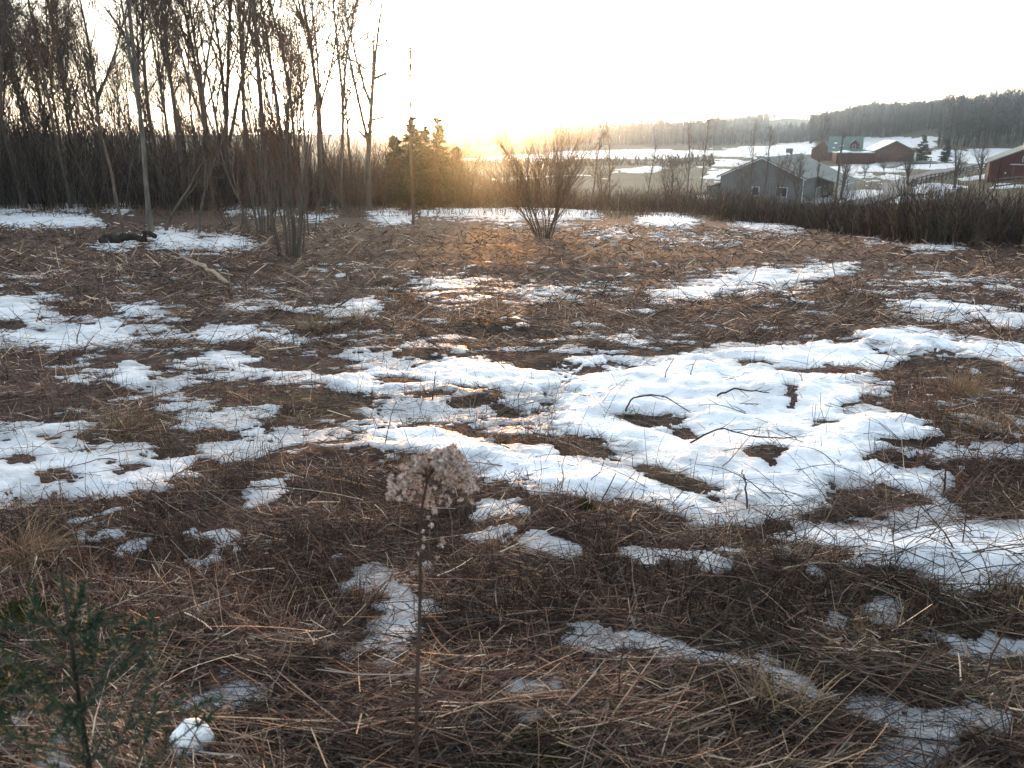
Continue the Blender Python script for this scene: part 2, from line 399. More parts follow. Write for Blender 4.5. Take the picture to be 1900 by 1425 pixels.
HOLES = [
 [(1145,772),(1200,766),(1280,774),(1270,787),(1190,784)],
 [(1235,797),(1275,793),(1312,812),(1270,820)],
 [(1480,795),(1510,786),(1575,785),(1545,806),(1500,806)],
 [(1020,822),(1070,815),(1110,822),(1170,850),(1120,862),(1040,856)],
 [(1165,868),(1215,862),(1325,905),(1300,912),(1230,898)],
 [(1440,694),(1520,690),(1605,694),(1590,708),(1500,706)],
 [(1445,728),(1475,724),(1495,755),(1460,762)],
 [(1365,678),(1420,674),(1430,688),(1380,692)],
 [(1530,910),(1600,903),(1690,915),(1690,940),(1600,950),(1530,935)],
 [(1035,706),(1105,688),(1085,684),(1030,702)],
 [(290,838),(330,833),(352,850),(300,857)],
 [(700,712),(760,708),(780,716),(710,722)],
 [(1595,858),(1660,850),(1720,858),(1665,870)],
 [(1375,838),(1430,832),(1470,845),(1430,868),(1390,858)],
 [(60,810),(120,806),(140,822),(80,826)],
 [(-60,842),(40,835),(110,850),(20,862)],
 [(190,858),(260,852),(300,868),(220,880)],
 [(60,872),(130,868),(150,880),(80,886)],
 [(380,838),(440,832),(450,844),(390,850)],
 [(-40,600),(40,596),(60,612),(-20,618)],
 [(1640,700),(1700,690),(1760,700),(1700,715)],
]
def poly_sd(px, py, poly):
    """signed distance in picture pixels (vertical stretched), positive inside"""
    Q = np.array(poly, float)*[1, 2.2]; x = px; y = py*2.2
    d2 = np.full(x.shape, 1e12); ins = np.zeros(x.shape, bool)
    for k in range(len(Q)):
        x1, y1 = Q[k]; x2, y2 = Q[(k+1) % len(Q)]
        ex, ey = x2-x1, y2-y1
        t = np.clip(((x-x1)*ex+(y-y1)*ey)/(ex*ex+ey*ey+1e-9), 0, 1)
        d2 = np.minimum(d2, (x-x1-t*ex)**2+(y-y1-t*ey)**2)
        c = ((y1 > y) != (y2 > y)) & (x < (x2-x1)*(y-y1)/(y2-y1+1e-12)+x1)
        ins ^= c
    d = np.sqrt(d2)
    return np.where(ins, d, -d)

OWNERS = []
for o_, k_, p_ in SNOW:
    if o_ not in OWNERS: OWNERS.append(o_)

BIG = [OWNERS.index(o) for o in ('main', 'low_right', 'right_strip')]
def snow_field(X, Y, Zg):
    """depth of the snow (m) at ground points, owner index, and thinness 0..1"""
    px, py = proj(X, Y, Hbase(X, Y))
    r = np.hypot(X, Y); mpp = r/FPX
    nz = .9*fbm(X*1.6, Y*2.2, 4, 101) + .5*fbm(X*6, Y*7, 3, 111)
    nz2 = fbm(X*3.2, Y*4.6, 5, 121, .62)
    nzA = .38*fbm(X*1.5, Y*2.4, 5, 191, .66)+.34*fbm(X*5, Y*8, 4, 195, .65)-.55*np.maximum(fbm(X*.9, Y*1.7, 4, 197)-.05, 0)
    best = np.full(X.shape, -9.0); own = np.zeros(X.shape, np.int32); thin = np.zeros(X.shape)
    for o_, k_, poly in SNOW:
        q = np.array(poly); x0, y0 = q.min(0); x1, y1 = q.max(0); m = 45
        idx = np.nonzero((px > x0-m) & (px < x1+m) & (py > y0-m*.6) & (py < y1+m*.6))[0]
        if k_ in 'VW': idx = idx[r[idx] > 62]
        else: idx = idx[r[idx] < 62]
        if not len(idx): continue
        sd = poly_sd(px[idx], py[idx], poly)*mpp[idx]
        rr = r[idx]
        sc = np.clip(rr/6, .35, 3.0)
        if k_ == 'A': val = np.minimum(sd, .45*sc) + nzA[idx]*sc; th = 0.0
        elif k_ == 'B': val = np.minimum(sd, .10*sc)*.6 + (nz2[idx]-.025)*.62*sc; th = 1.0
        elif k_ == 'V': val = np.minimum(sd, 3.0) + 7*(fbm(X[idx]*.10, Y[idx]*.07, 5, 131, .6)-.04); th = 0.0
        else: val = np.minimum(sd, 1.0) + 10*(fbm(X[idx]*.10, Y[idx]*.06, 5, 141, .6)-.01); th = 0.0
        if k_ == 'A':
            fr = np.minimum(sd+.10*sc, .08*sc)*.9 + (nz2[idx]-.085)*.60*sc
            fr = np.where(sd > -.42*sc, fr, -9)
            th = np.where((fr > val) & (val < .02), 1.0, 0.0); val = np.where(th > .5, fr, val)
        else: th = np.full(len(idx), th)
        up = val > best[idx]
        ii = idx[up]; best[ii] = val[up]; own[ii] = OWNERS.index(o_); thin[ii] = th[up]
    ic = (fbm(X*2.3, Y*3.0, 5, 301, .6)-.180)*.7; k = (r < 17) & (r > 1.2) & (ic > best)
    best = np.where(k, ic, best); own = np.where(k, OWNERS.index('stuff'), own); thin = np.where(k, 1.0, thin)
    # beyond the sides of the picture the patches go on at random
    side = (px < -80) | (px > 1985) | (py > 1500)
    if side.any():
        v = (fbm(X*.55, Y*.8, 4, 151)-.08)*2.2
        k = side & (r < 45) & (r > .3)
        best = np.where(k, np.maximum(best, v), best); own = np.where(k, OWNERS.index('stuff'), own)
    for poly in HOLES:
        q = np.array(poly); x0, y0 = q.min(0); x1, y1 = q.max(0)
        idx = np.nonzero((px > x0-30) & (px < x1+30) & (py > y0-18) & (py < y1+18) & (r < 62))[0]
        if not len(idx): continue
        sd = poly_sd(px[idx], py[idx], poly)*mpp[idx] + nzA[idx]*.5 - .015
        best[idx] = np.minimum(best[idx], -sd)
    return best, own, thin

def snow_thick(X, Y, val, thin, big):
    r = np.hypot(X, Y); sc = np.clip(r/6, .6, 4)
    cups = 1+.55*fbm(X*3.5, Y*5.5, 3, 161)+.35*fbm(X*1.2, Y*1.6, 2, 171)
    T = np.where(thin > .5, .010, .040)*np.clip(sc, .8, 1.25)*np.where(big > 0, 1.0, .55)
    w = np.where(thin > .5, .05, .105)*sc
    body = 1-np.exp(-np.maximum(val, 0)/w)
    und = (.085*fbm(X*2.1, Y*3.4, 3, 163)+.022*fbm(X*6.5, Y*9.0, 2, 167))*np.where(thin > .5, .25, 1.0)*np.clip(sc, .7, 1.4)*np.where(big > 0, 1.0, .5)
    return T*body*cups+np.maximum(und, -T*.7)*body

SNOW_LABEL = {
 'main': 'large bright sheet of lumpy snow spread across the middle of the field',
 'right_strip': 'long strip of snow running out of the right edge above the big sheet',
 'low_right': 'deep snow patch under tangled stems at the lower right edge',
 'right_mid': 'thin white snow streak at the right edge in mid field',
 'far_streak': 'slanting streak of broken snow on the brown slope right of centre',
 'left_mid': 'white snow patch entering from the left edge in mid field',
 'left_ribbon': 'narrow ribbon of snow just left of the big snow sheet',
 'low_left': 'wide ragged snow patch on the left behind the dead flower stalk',
 'near_icy': 'thin icy snow patch among straw in the near right foreground',
 'near_right': 'icy snow patch in the bottom right corner of the field',
 'far_bank': 'long low snow bank behind the fan shaped shrub',
 'far_tuft': 'small mound of snow right of the fan shaped shrub',
 'wood_edge': 'snow lying along the wood edge at the far left',
 'tree_foot': 'snow patch beside the log under the slender forked tree',
}
def build_snow():
    az = np.radians(np.arange(-37, 37.001, 0.085)); C = len(az)
    rr = [1.2]
    while rr[-1] < 800: rr.append(rr[-1]*(1.0052 if rr[-1] < 60 else 1.009))
    rr = np.array(rr); NR = len(rr)
    A, Rg = np.meshgrid(az, rr)
    X = (Rg*np.sin(A)).ravel(); Y = (Rg*np.cos(A)).ravel()
    Z = H(X, Y)
    val, own, thin = snow_field(X, Y, Z)
    big = np.isin(own, BIG); th = snow_thick(X, Y, val, thin, big)
    r = np.hypot(X, Y)
    edge = np.clip(r*.0006, .003, .12)
    Zs = np.where(val > 0, Z+th+edge, Z-.03-edge*2)
    Zs = np.where(val < -.25*np.clip(r/6, .4, 12), Z-.2, Zs)
    V = np.stack([X, Y, Zs], -1)
    i, j = np.meshgrid(np.arange(NR-1), np.arange(C-1), indexing='ij')
    F = np.stack([i*C+j, (i+1)*C+j, (i+1)*C+j+1, i*C+j+1], -1).reshape(-1, 4)[:, ::-1]
    F = F[(val[F] > 0).any(axis=1)]
    dirt = np.clip(1-.30*sstep(.0, .35, fbm(X*1.7, Y*2.2, 4, 181))-.18*sstep(.05, .3, fbm(X*9, Y*11, 3, 185)), .45, 1)
    lim = np.where(thin > .5, .64, np.where(big > 0, .97, .80))*np.where(r > 62, .80, 1.0)*(.80+.20*sstep(0, .10, val))
    SCOL = (dirt*lim)[:, None]*np.where(thin > .5, 1.0, 1.0)[:, None]*np.array([1, 1, 1.])
    fo = own[F[np.arange(len(F)), np.argmax(val[F], axis=1)]]
    for k, o_ in enumerate(OWNERS):
        f = F[fo == k]
        if not len(f): continue
        u, inv = np.unique(f, return_inverse=True)
        me = mesh_np('snow', V[u], inv.reshape(-1, 4), M_fsnow, True, SCOL[u])
        if o_ in SNOW_LABEL: link('snow_patch', me, None, SNOW_LABEL[o_], 'snow patch', 'snow patches left on the field')
        elif o_ == 'stuff': link('snow_remnants', me, None, 'small ragged snow remnants scattered over the brown field', 'snow', None, 'stuff')
        elif o_ == 'valley': link('valley_snow', me, None, 'snow lying over the lawns and fields of the valley', 'snow', None, 'stuff')
        else: link('hillside_snow', me, None, 'small snowy clearing high on the far wooded hill', 'snow field')
build_snow()

def surface(X, Y):
    """height of whatever lies on top (ground or snow), and the snow value"""
    Z = H(X, Y); val, own, thin = snow_field(X, Y, Z)
    big = np.isin(own, BIG); th = snow_thick(X, Y, val, thin, big); r = np.hypot(X, Y)
    return np.where(val > 0, Z+th+np.clip(r*.0006, .003, .12), Z), val, thin

# ------------------------------------------------------------------ bare trees
def bare_tree_mesh(seed, h=14.0, r0=.16, fork=None, first=.30, nb=24, blen=.27, ang=.60, up=.10, fine=1.0, lean=0.0, wob=.030, mat=None, tw=1.4):
    """forest grown tree: trunk mesh and crown mesh (limbs, branches, twigs)"""
    g = np.random.default_rng(seed)
    K = 18
    def stem(p, d, L, ra, rb):
        P = np.empty((1, K, 3)); P[0, 0] = p
        for k in range(1, K):
            P[0, k] = P[0, k-1]+d*L/(K-1)
            d = d+g.normal(size=3)*wob+np.array([0, 0, .02]); d /= np.linalg.norm(d)
        t = np.linspace(0, 1, K)
        rad = ra*(1-t)**.85+rb
        return P, rad[None, :]
    d0 = np.array([lean+g.normal()*.02, g.normal()*.03, 1.0]); d0 /= np.linalg.norm(d0)
    P0, R0 = stem(np.zeros(3), d0, h, r0, .010)
    R0[0, 0] *= 1.35; R0[0, 1] *= 1.08
    P0[0, 0, 2] -= .35
    trunks = [(P0, R0)]
    if fork:
        for f in fork:
            i = int(f*(K-1)); dd = d0+np.array([g.normal()*.26, g.normal()*.2, 0]); dd /= np.linalg.norm(dd)
            P1, R1 = stem(P0[0, i], dd, h*(1-f)*(.8+.2*g.random()), R0[0, i]*.75, .008)
            trunks.append((P1, R1))
    tv, tf = join([tubes(p, r, 7) for p, r in trunks])
    TP = np.concatenate([t[0] for t in trunks]); TR = np.concatenate([t[1] for t in trunks])
    parts = []
    nbk = max(6, int(nb/(1+.5*len(fork or []))))
    B, BR = grow(TP, TR, nbk, first, .97, h*blen, ang, 8, up=up, wob=.11, rfac=.55, rtip=.22, rmin=.012*tw, g=g, taper_len=.72)
    parts.append(tubes(B, BR, 4))
    C2, CR = grow(B, BR, int(6*fine), .15, .98, h*blen*.42, .58, 4, up=.07, wob=.14, rfac=.6, rtip=.3, rmin=.0078*tw, g=g, taper_len=.5)
    parts.append(tubes(C2, CR, 3))
    D2, DR = grow(C2, CR, int(4*fine), .2, 1.0, h*blen*.24, .5, 2, up=.05, wob=.10, rfac=.7, rtip=.5, rmin=.0058*tw, g=g, taper_len=.4)
    parts.append(tubes(D2, DR, 3))
    cv, cf = join(parts)
    return mesh_np('trunk', tv, tf, mat or M_bark), mesh_np('crown', cv, cf, M_twig)

def put_tree(meshes, loc, label, rz=0.0, s=1.0, group=None, name='bare_tree', cat='tree', parts=('trunk', 'crown'), sz=None):
    t = thing(name, label, cat, loc, rz, group); t.scale = (s, s, sz or s)
    for nm, m in zip(parts, meshes): link(nm, m, t)
    return t

WOOD = [bare_tree_mesh(100+i, h=15+i % 3, r0=.090+.018*(i % 4), fork=[(.28, .36), (.45,), None, (.22, .3, .5), None, (.38,), (.5, .6), None][i],
        first=[.3, .36, .42, .3, .34, .28, .36, .46][i], nb=[34, 32, 34, 32, 38, 34, 32, 30][i], blen=[.26, .24, .2, .24, .22, .27, .22, .18][i],
        ang=[.55, .62, .6, .5, .7, .66, .5, .6][i], fine=1.35, tw=1.3) for i in range(8)]

def build_wood():
    g = np.random.default_rng(55)
    # trunks that can be told apart, left to right: (column, depth, variant, scale, radius feel, label)
    front = [
     (14, 50, 0, 1.05, 'thick dark trunk at the very left edge of the wood'),
     (46, 47, 3, 1.12, 'stout dark forked tree second from the left edge of the wood'),
     (84, 52, 2, 1.0, 'straight dark tree between the stout forked one and the left snow'),
     (132, 46, 4, 1.0, 'straight tree with fine side branches on the left wood front'),
     (160, 51, 1, 1.06, 'tall tree behind the small snow hump at the wood edge'),
     (205, 48, 5, .98, 'upright tree left of the slender forked tree'),
     (305, 50, 7, 1.0, 'narrow straight tree right of the slender forked tree'),
     (345, 47, 6, 1.08, 'tree with twin tops standing before the bright gap in the wood'),
     (398, 46, 0, 1.16, 'heavy leaning trunk left of the multi stemmed thicket'),
     (428, 50, 3, 1.1, 'many forked tree just right of the heavy leaning trunk'),
     (468, 48, 1, 1.1, 'tall dark tree behind the left side of the stem clump'),
     (500, 45, 6, 1.14, 'tall twin topped tree straight above the stem clump'),
     (528, 51, 2, 1.05, 'straight tall tree above the right side of the stem clump'),
     (562, 48, 4, 1.0, 'slim tree right of the stem clump with fine branches'),
     (598, 50, 7, 1.06, 'bare narrow pole like tree near the right end of the wood'),
     (634, 46, 5, .92, 'slim curved tree left of the wide branching end tree'),
    ]
    for k, (px, d, v, s, lab) in enumerate(front):
        put_tree(WOOD[v], at(px, d), 'bare ' + lab, g.random()*6.28, s, 'trees along the front of the wood')
    # deep wood: nothing tells these apart
    n = 0
    while n < 84:
        px = g.uniform(-620, 615); d = 53+75*g.random()**1.3
        if px > 380 and d > 60 and g.random() < .72: continue
        p = at(px, d)
        put_tree(WOOD[g.integers(8)], p, 'bare grey tree among many deep inside the wood on the left', g.random()*6.28, .82+.35*g.random(), 'trees deep in the wood')
        n += 1
    # end tree with wide crown, right end of the wood
    m = bare_tree_mesh(301, h=11.5, r0=.15, fork=(.3, .42, .48), first=.30, nb=34, blen=.46, ang=.95, up=.035, fine=1.2, lean=.03, tw=1.5)
    put_tree(m, at(684, 44), 'wide branching bare tree standing at the right end of the wood', 1.2, 1.0, 'trees along the front of the wood')
    m = bare_tree_mesh(302, h=10.5, r0=.10, fork=(.5,), first=.4, nb=22, blen=.25, ang=.6)
    put_tree(m, at(655, 52), 'smaller bare tree just behind the wide branching end tree', 2.2, 1.0, 'trees along the front of the wood')
    # slender forked tree on the field with its companion stems
    m = bare_tree_mesh(310, h=10.5, r0=.068, fork=(.30, .52), first=.34, nb=22, blen=.22, ang=.7, fine=1.0, wob=.022, mat=M_barkl)
    put_tree(m, at(281, 25.5), 'slender pale barked tree forking high, rising beside the dark log', .4, 1.0)
    m = bare_tree_mesh(311, h=5.2, r0=.042, fork=None, first=.5, nb=14, blen=.22, ang=.7, lean=-.16, wob=.05)
    put_tree(m, at(232, 25.0), 'thin leaning sapling left of the slender pale barked tree', 0, 1.0, None, 'bare_sapling')
    m = bare_tree_mesh(312, h=3.4, r0=.045, fork=(.3,), first=.3, nb=12, blen=.3, ang=.7, lean=.55, wob=.07)
    put_tree(m, at(305, 26.0), 'low dark stem leaning right from the foot of the pale barked tree', 0, 1.0, None, 'bare_sapling')
    m = bare_tree_mesh(313, h=3.8, r0=.035, fork=(.4,), first=.4, nb=12, blen=.25, ang=.6, lean=.22, wob=.05)
    put_tree(m, at(368, 25.0), 'thin dark sapling rising from the snow right of the log', 0, 1.0, None, 'bare_sapling')
    # thin pole before the spruces
    m = bare_tree_mesh(314, h=7.0, r0=.05, fork=None, first=.42, nb=16, blen=.14, ang=.55, wob=.02)
    put_tree(m, at(768, 31.0), 'tall thin bare pole tree in front of the spruces', 0, 1.0)
    # a few thin poles on the valley edge
    for i, (px, d, h, lab) in enumerate([
        (1098, 52, 5.6, 'thin bare pole right of the fan shaped shrub'),
        (1130, 55, 6.2, 'thin tall pole second right of the fan shaped shrub'),
        (1272, 57, 7.4, 'tallest thin bare pole between the shrub and the grey house'),
        (1296, 54, 7.0, 'thin leaning bare pole left of the grey house'),
        (1386, 62, 7.6, 'thin bare pole in front of the left end of the grey house'),
        (1413, 60, 6.9, 'thin bare pole before the gable of the grey house'),
        (1505, 66, 8.2, 'thin bare pole before the porch of the grey house'),
        (1200, 56, 5.0, 'short thin pole left of the round crowned valley tree')]):
        m = bare_tree_mesh(330+i, h=h, r0=.045, fork=None, first=.35, nb=14, blen=.15, ang=.5, wob=.03, lean=.08 if i == 3 else 0, fine=.8)
        put_tree(m, at(px, d), lab, 0, 1.0, 'thin pole trees on the valley edge', 'pole_tree')
    # bushy bare trees in the valley
    for i, (px, d, h, r0, lab) in enumerate([
        (1243, 66, 4.6, .08, 'round crowned small bare tree standing left of the grey house'),
        (1378, 84, 5.6, .10, 'bare tree with spreading crown at the left corner of the grey house'),
        (1440, 88, 6.2, .09, 'bare tree in front of the gable window of the grey house'),
        (1474, 92, 6.4, .12, 'bare tree at the right corner of the gable of the grey house'),
        (1560, 108, 6.2, .16, 'several stemmed bare tree beside the utility pole'),
        (1683, 124, 5.4, .20, 'stout bare tree standing alone by the end of the rail fence'),
        (1771, 112, 5.6, .19, 'bare tree with round crown before the rail fence'),
        (1818, 122, 5.4, .13, 'bare tree left of the dark red barn'),
        (1640, 150, 4.0, .06, 'small bare lawn tree in front of the red barn'),
        (1603, 140, 3.0, .05, 'smallest bare lawn tree below the red house wing'),
        (1118, 64, 4.0, .06, 'low bare tree at the centre edge of the valley')]):
        m = bare_tree_mesh(360+i, h=h, r0=r0, fork=(.16, .2, .3), first=.22, nb=22, blen=.36, ang=.7, up=.09, fine=.85)
        put_tree(m, at(px, d), lab, i*1.3, 1.0, 'bare trees of the valley')
    # tree whose twigs reach in from the right edge
    m = bare_tree_mesh(390, h=9.0, r0=.12, fork=(.3,), first=.34, nb=24, blen=.34, ang=.85, up=.03, fine=1.1)
    put_tree(m, at(2010, 30), 'bare tree beyond the right edge with twigs reaching into the sky', .5, 1.0)
build_wood()

# ------------------------------------------------------------------ shrubs of many stems
def shrub_mesh(seed, n, h, spread, r0=.022, base=.14, fine=1.0, K=9, up=.05, wob=.05):
    g = np.random.default_rng(seed)
    a = g.random(n)*6.283; q = np.sqrt(g.random(n))
    p = np.stack([np.cos(a)*q*base, np.sin(a)*q*base, np.full(n, -.1)], -1)
    ti = spread*(.25+.85*q)*(.7+.5*g.random(n))
    d = np.stack([np.cos(a)*np.sin(ti), np.sin(a)*np.sin(ti), np.cos(ti)], -1)
    L = h*(.66+.40*g.random(n))*(1.08-.28*q)/np.maximum(np.cos(ti), .6)
    P = np.empty((n, K, 3)); P[:, 0] = p
    for k in range(1, K):
        P[:, k] = P[:, k-1]+d*(L/(K-1))[:, None]
        d = d+g.normal(size=(n, 3))*wob+np.array([0, 0, up]); d /= np.linalg.norm(d, axis=1, keepdims=True)
    rad = (r0*(.55+.7*g.random(n)))[:, None]*np.linspace(1, .34, K)[None]
    sv = tubes(P, rad, 5)
    B, BR = grow(P, rad, int(7*fine), .22, .97, h*.36, .38, 6, up=.05, wob=.07, rfac=.6, rtip=.25, rmin=.006, g=g)
    C2, CR = grow(B, BR, int(5*fine), .15, 1.0, h*.20, .36, 4, up=.05, wob=.09, rfac=.65, rtip=.35, rmin=.0042, g=g)
    cv = join([tubes(B, BR, 3), tubes(C2, CR, 3)])
    sv = (sv[0], [sv[1]])
    return sv, cv
def put_shrub(seed, loc, label, n, h, spread, mat_s, mat_t, name='shrub', group=None, **k):
    sv, cv = shrub_mesh(seed, n, h, spread, **k)
    t = thing(name, label, 'shrub', loc, 0, group)
    link('stems', mesh_np('stems', sv[0], sv[1], mat_s), t)
    link('twigs', mesh_np('twigs', cv[0], cv[1], mat_t), t)
    return t
M_red = mat_noise('red_twig', (.075, .045, .036), (.135, .085, .066), 6.0)
def build_shrubs():
    put_shrub(401, at(1010, 23.5), 'fan shaped bare shrub of many stems in the glow of the sunset', 20, 3.3, .41, M_bark, M_red, base=.22, r0=.019, fine=1.7, up=.045, wob=.09)
    c = at(540, 17.8)
    put_shrub(402, c, 'tall clump of upright bare stems rising by the leaning stick', 17, 6.2, .20, M_bark, M_red, name='stem_clump', base=.34, r0=.024, fine=1.0, wob=.085)
    put_shrub(403, at(488, 24.5), 'thinner clump of bare stems left of the tall stem clump', 13, 6.4, .20, M_bark, M_red, name='stem_clump', base=.5, r0=.03, wob=.06)
    put_shrub(404, at(575, 23.5), 'small clump of thin bare stems right of the tall stem clump', 9, 4.6, .26, M_bark, M_red, name='stem_clump', base=.3, r0=.02)
    put_shrub(405, at(440, 27), 'low bare shrub between the log and the stem clumps', 10, 2.2, .6, M_bark, M_red, base=.3, r0=.018)
    put_shrub(406, at(660, 40), 'low bare shrub in front of the wide branching end tree', 14, 2.4, .55, M_bark, M_red, base=.4, r0=.018)
    put_shrub(407, at(1240, 60), 'bare shrub below the round crowned valley tree', 12, 2.6, .5, M_bark, M_red, base=.4, r0=.02)
    put_shrub(408, at(930, 52), 'bare bush behind the snow bank left of the fan shaped shrub', 16, 2.6, .5, M_bark, M_red, base=.5, r0=.02)
    put_shrub(409, at(1745, 27), 'tallest dark bush in the brush on the right', 22, 2.1, .6, M_bark, M_bark, base=.5, r0=.018, fine=1.2)
    put_shrub(410, at(1850, 25.5), 'dark bush in the brush nearest the right edge', 20, 1.6, .7, M_bark, M_bark, base=.5, r0=.016, fine=1.2)
build_shrubs()

# ------------------------------------------------------------------ brush: masses of thin stems nobody could count
def brush_mass(name, label, pts, hts, cols, seed, nt=5, wmul=1.0, lean=.18, cat='brush', twl=.34):
    """pts (n,3) feet of stems, hts (n,), cols (n,3)"""
    g = np.random.default_rng(seed); n = len(pts); K = 4
    d = np.stack([g.normal(size=n)*lean, g.normal(size=n)*lean, np.ones(n)], -1); d /= np.linalg.norm(d, axis=1, keepdims=True)
    P = np.empty((n, K, 3)); P[:, 0] = pts
    for k in range(1, K):
        P[:, k] = P[:, k-1]+d*(hts/(K-1))[:, None]; d = d+g.normal(size=(n, 3))*.13; d /= np.linalg.norm(d, axis=1, keepdims=True)
    dist = np.hypot(pts[:, 0], pts[:, 1])
    w0 = np.maximum(.0045, dist*.00028)*wmul*(.6+.8*g.random(n))
    nr = g.normal(size=(n, 3)); nr[:, 1] -= .8; nr[:, 2] *= .4
    va, fa = ribbons(P, w0[:, None]*np.linspace(1, .35, K)[None], nr)
    ca = np.repeat(cols, K*2, axis=0)
    B, BR = grow(P, np.repeat(w0[:, None], K, 1), nt, .2, 1.0, 1.0, .55, 2, up=.06, wob=.14, rfac=.6, rtip=.5, rmin=.0022, g=g)
    m = len(B); rep = m//n
    o = B[:, :1]; B = o+(B-o)*(np.repeat(hts, rep)*twl)[:, None, None]
    nb = g.normal(size=(m, 3)); nb[:, 1] -= .8
    vb, fb = ribbons(B, BR, nb)
    cb = np.repeat(np.repeat(cols, rep, axis=0)*(.85+.4*g.random((m, 1))), 2*2, axis=0)
    V = np.concatenate([va, vb]); C = np.concatenate([ca, cb])
    link(name, mesh_np(name, V, [fa, fb+len(va)], M_brush, False, np.clip(C, .004, 1)), None, label, cat, None, 'stuff')

def cols_of(g, n, base, var=.35, hue=.12):
    c = np.array(base)[None]*(1+var*g.normal(size=(n, 1)))*(1+hue*g.normal(size=(n, 3)))
    return np.clip(c, .008, .6)

def build_brush():
    g = np.random.default_rng(77)
    # undergrowth inside the wood
    n = 12000
    px = g.uniform(-620, 640, n); d = 45+42*g.random(n)**1.4
    s = (px-950)/FPX/1.01; X = s*d; Y = d
    h = (1.0+5.2*g.random(n)**1.9)*(.35+1.15*vnoise(X*.16, Y*.16, 5)+.35*vnoise(X*.6, Y*.6, 4))*(1+.2*(px < 300))
    h *= np.where(px > 560, .6, 1.0)
    brush_mass('undergrowth', 'dense dark undergrowth of saplings filling the foot of the wood', np.stack([X, Y, H(X, Y)-.05], -1), h, np.where(g.random((n, 1)) < .12, cols_of(g, n, (.10, .085, .072)), cols_of(g, n, (.044, .037, .033), .5)), 701, nt=6, wmul=1.05, lean=.16)
    n = 2300
    px = g.uniform(-620, 600, n); d = 58+75*g.random(n); X = (px-950)/FPX/1.03*d; Y = d
    k = (px < 360) | (g.random(n) < .35); X, Y = X[k], Y[k]; n = len(X)
    n = int(n*.62); X = X[:n]; Y = Y[:n]
    brush_mass('wood_interior', 'mass of thin grey trunks filling the depth of the wood', np.stack([X, Y, H(X, Y)-.1], -1), 4+6*g.random(n), cols_of(g, n, (.055, .048, .042)), 705, nt=11, wmul=1.5, lean=.06, twl=.16)
    # thicket between the wood and the valley, brown, behind the snow bank
    n = 7500
    px = g.uniform(560, 1420, n); d = 50+16*g.random(n)
    X = (px-950)/FPX/1.01*d; Y = d
    h = (.6+1.5*g.random(n)**1.4)*(.55+.9*vnoise(X*.22, Y*.22, 6))
    h *= np.where((px > 620) & (px < 880), 2.1, 1.0)
    brush_mass('thicket', 'reddish brown thicket along the far edge of the field', np.stack([X, Y, H(X, Y)-.05], -1), h, cols_of(g, n, (.085, .056, .043)), 702, nt=5)
    # brush along the right edge of the field
    n = 11000
    t = g.random(n); px = 1330+700*t
    edge = 41-20.0*sstep(.02, .62, t)+1.5*(fbm(t*14, t*3, 3, 9))
    d = edge+11*g.random(n)**1.5*(1-.35*t)
    X = (px-950)/FPX/1.02*d; Y = d
    h = (.35+1.0*g.random(n)**1.6)*(.25+1.35*vnoise(X*.45, Y*.3, 8)*(.6+.8*vnoise(X*1.3, Y*.8, 9)))*(1+.30*t)
    brush_mass('brush', 'dark brown brush bordering the field on the right', np.stack([X, Y, H(X, Y)-.05], -1), h, np.where(g.random((n, 1)) < .14, cols_of(g, n, (.16, .115, .08)), cols_of(g, n, (.050, .037, .032), .5)), 703, nt=5, lean=.28)
    # tall dead grass and low cut stems along the far edge of the field
    n = 5200
    px = g.uniform(-200, 1500, n); d = 36+14*g.random(n)
    X = (px-950)/FPX/1.0*d; Y = d
    keep = fbm(X*.3, Y*.3, 3, 19) > -.05
    X, Y = X[keep], Y[keep]; n = len(X)
    brush_mass('dead_grass', 'tufts of dead grass along the far edge of the field', np.stack([X, Y, H(X, Y)-.03], -1), .15+.35*g.random(n), cols_of(g, n, (.13, .092, .062)), 704, nt=3, lean=.4)
build_brush()

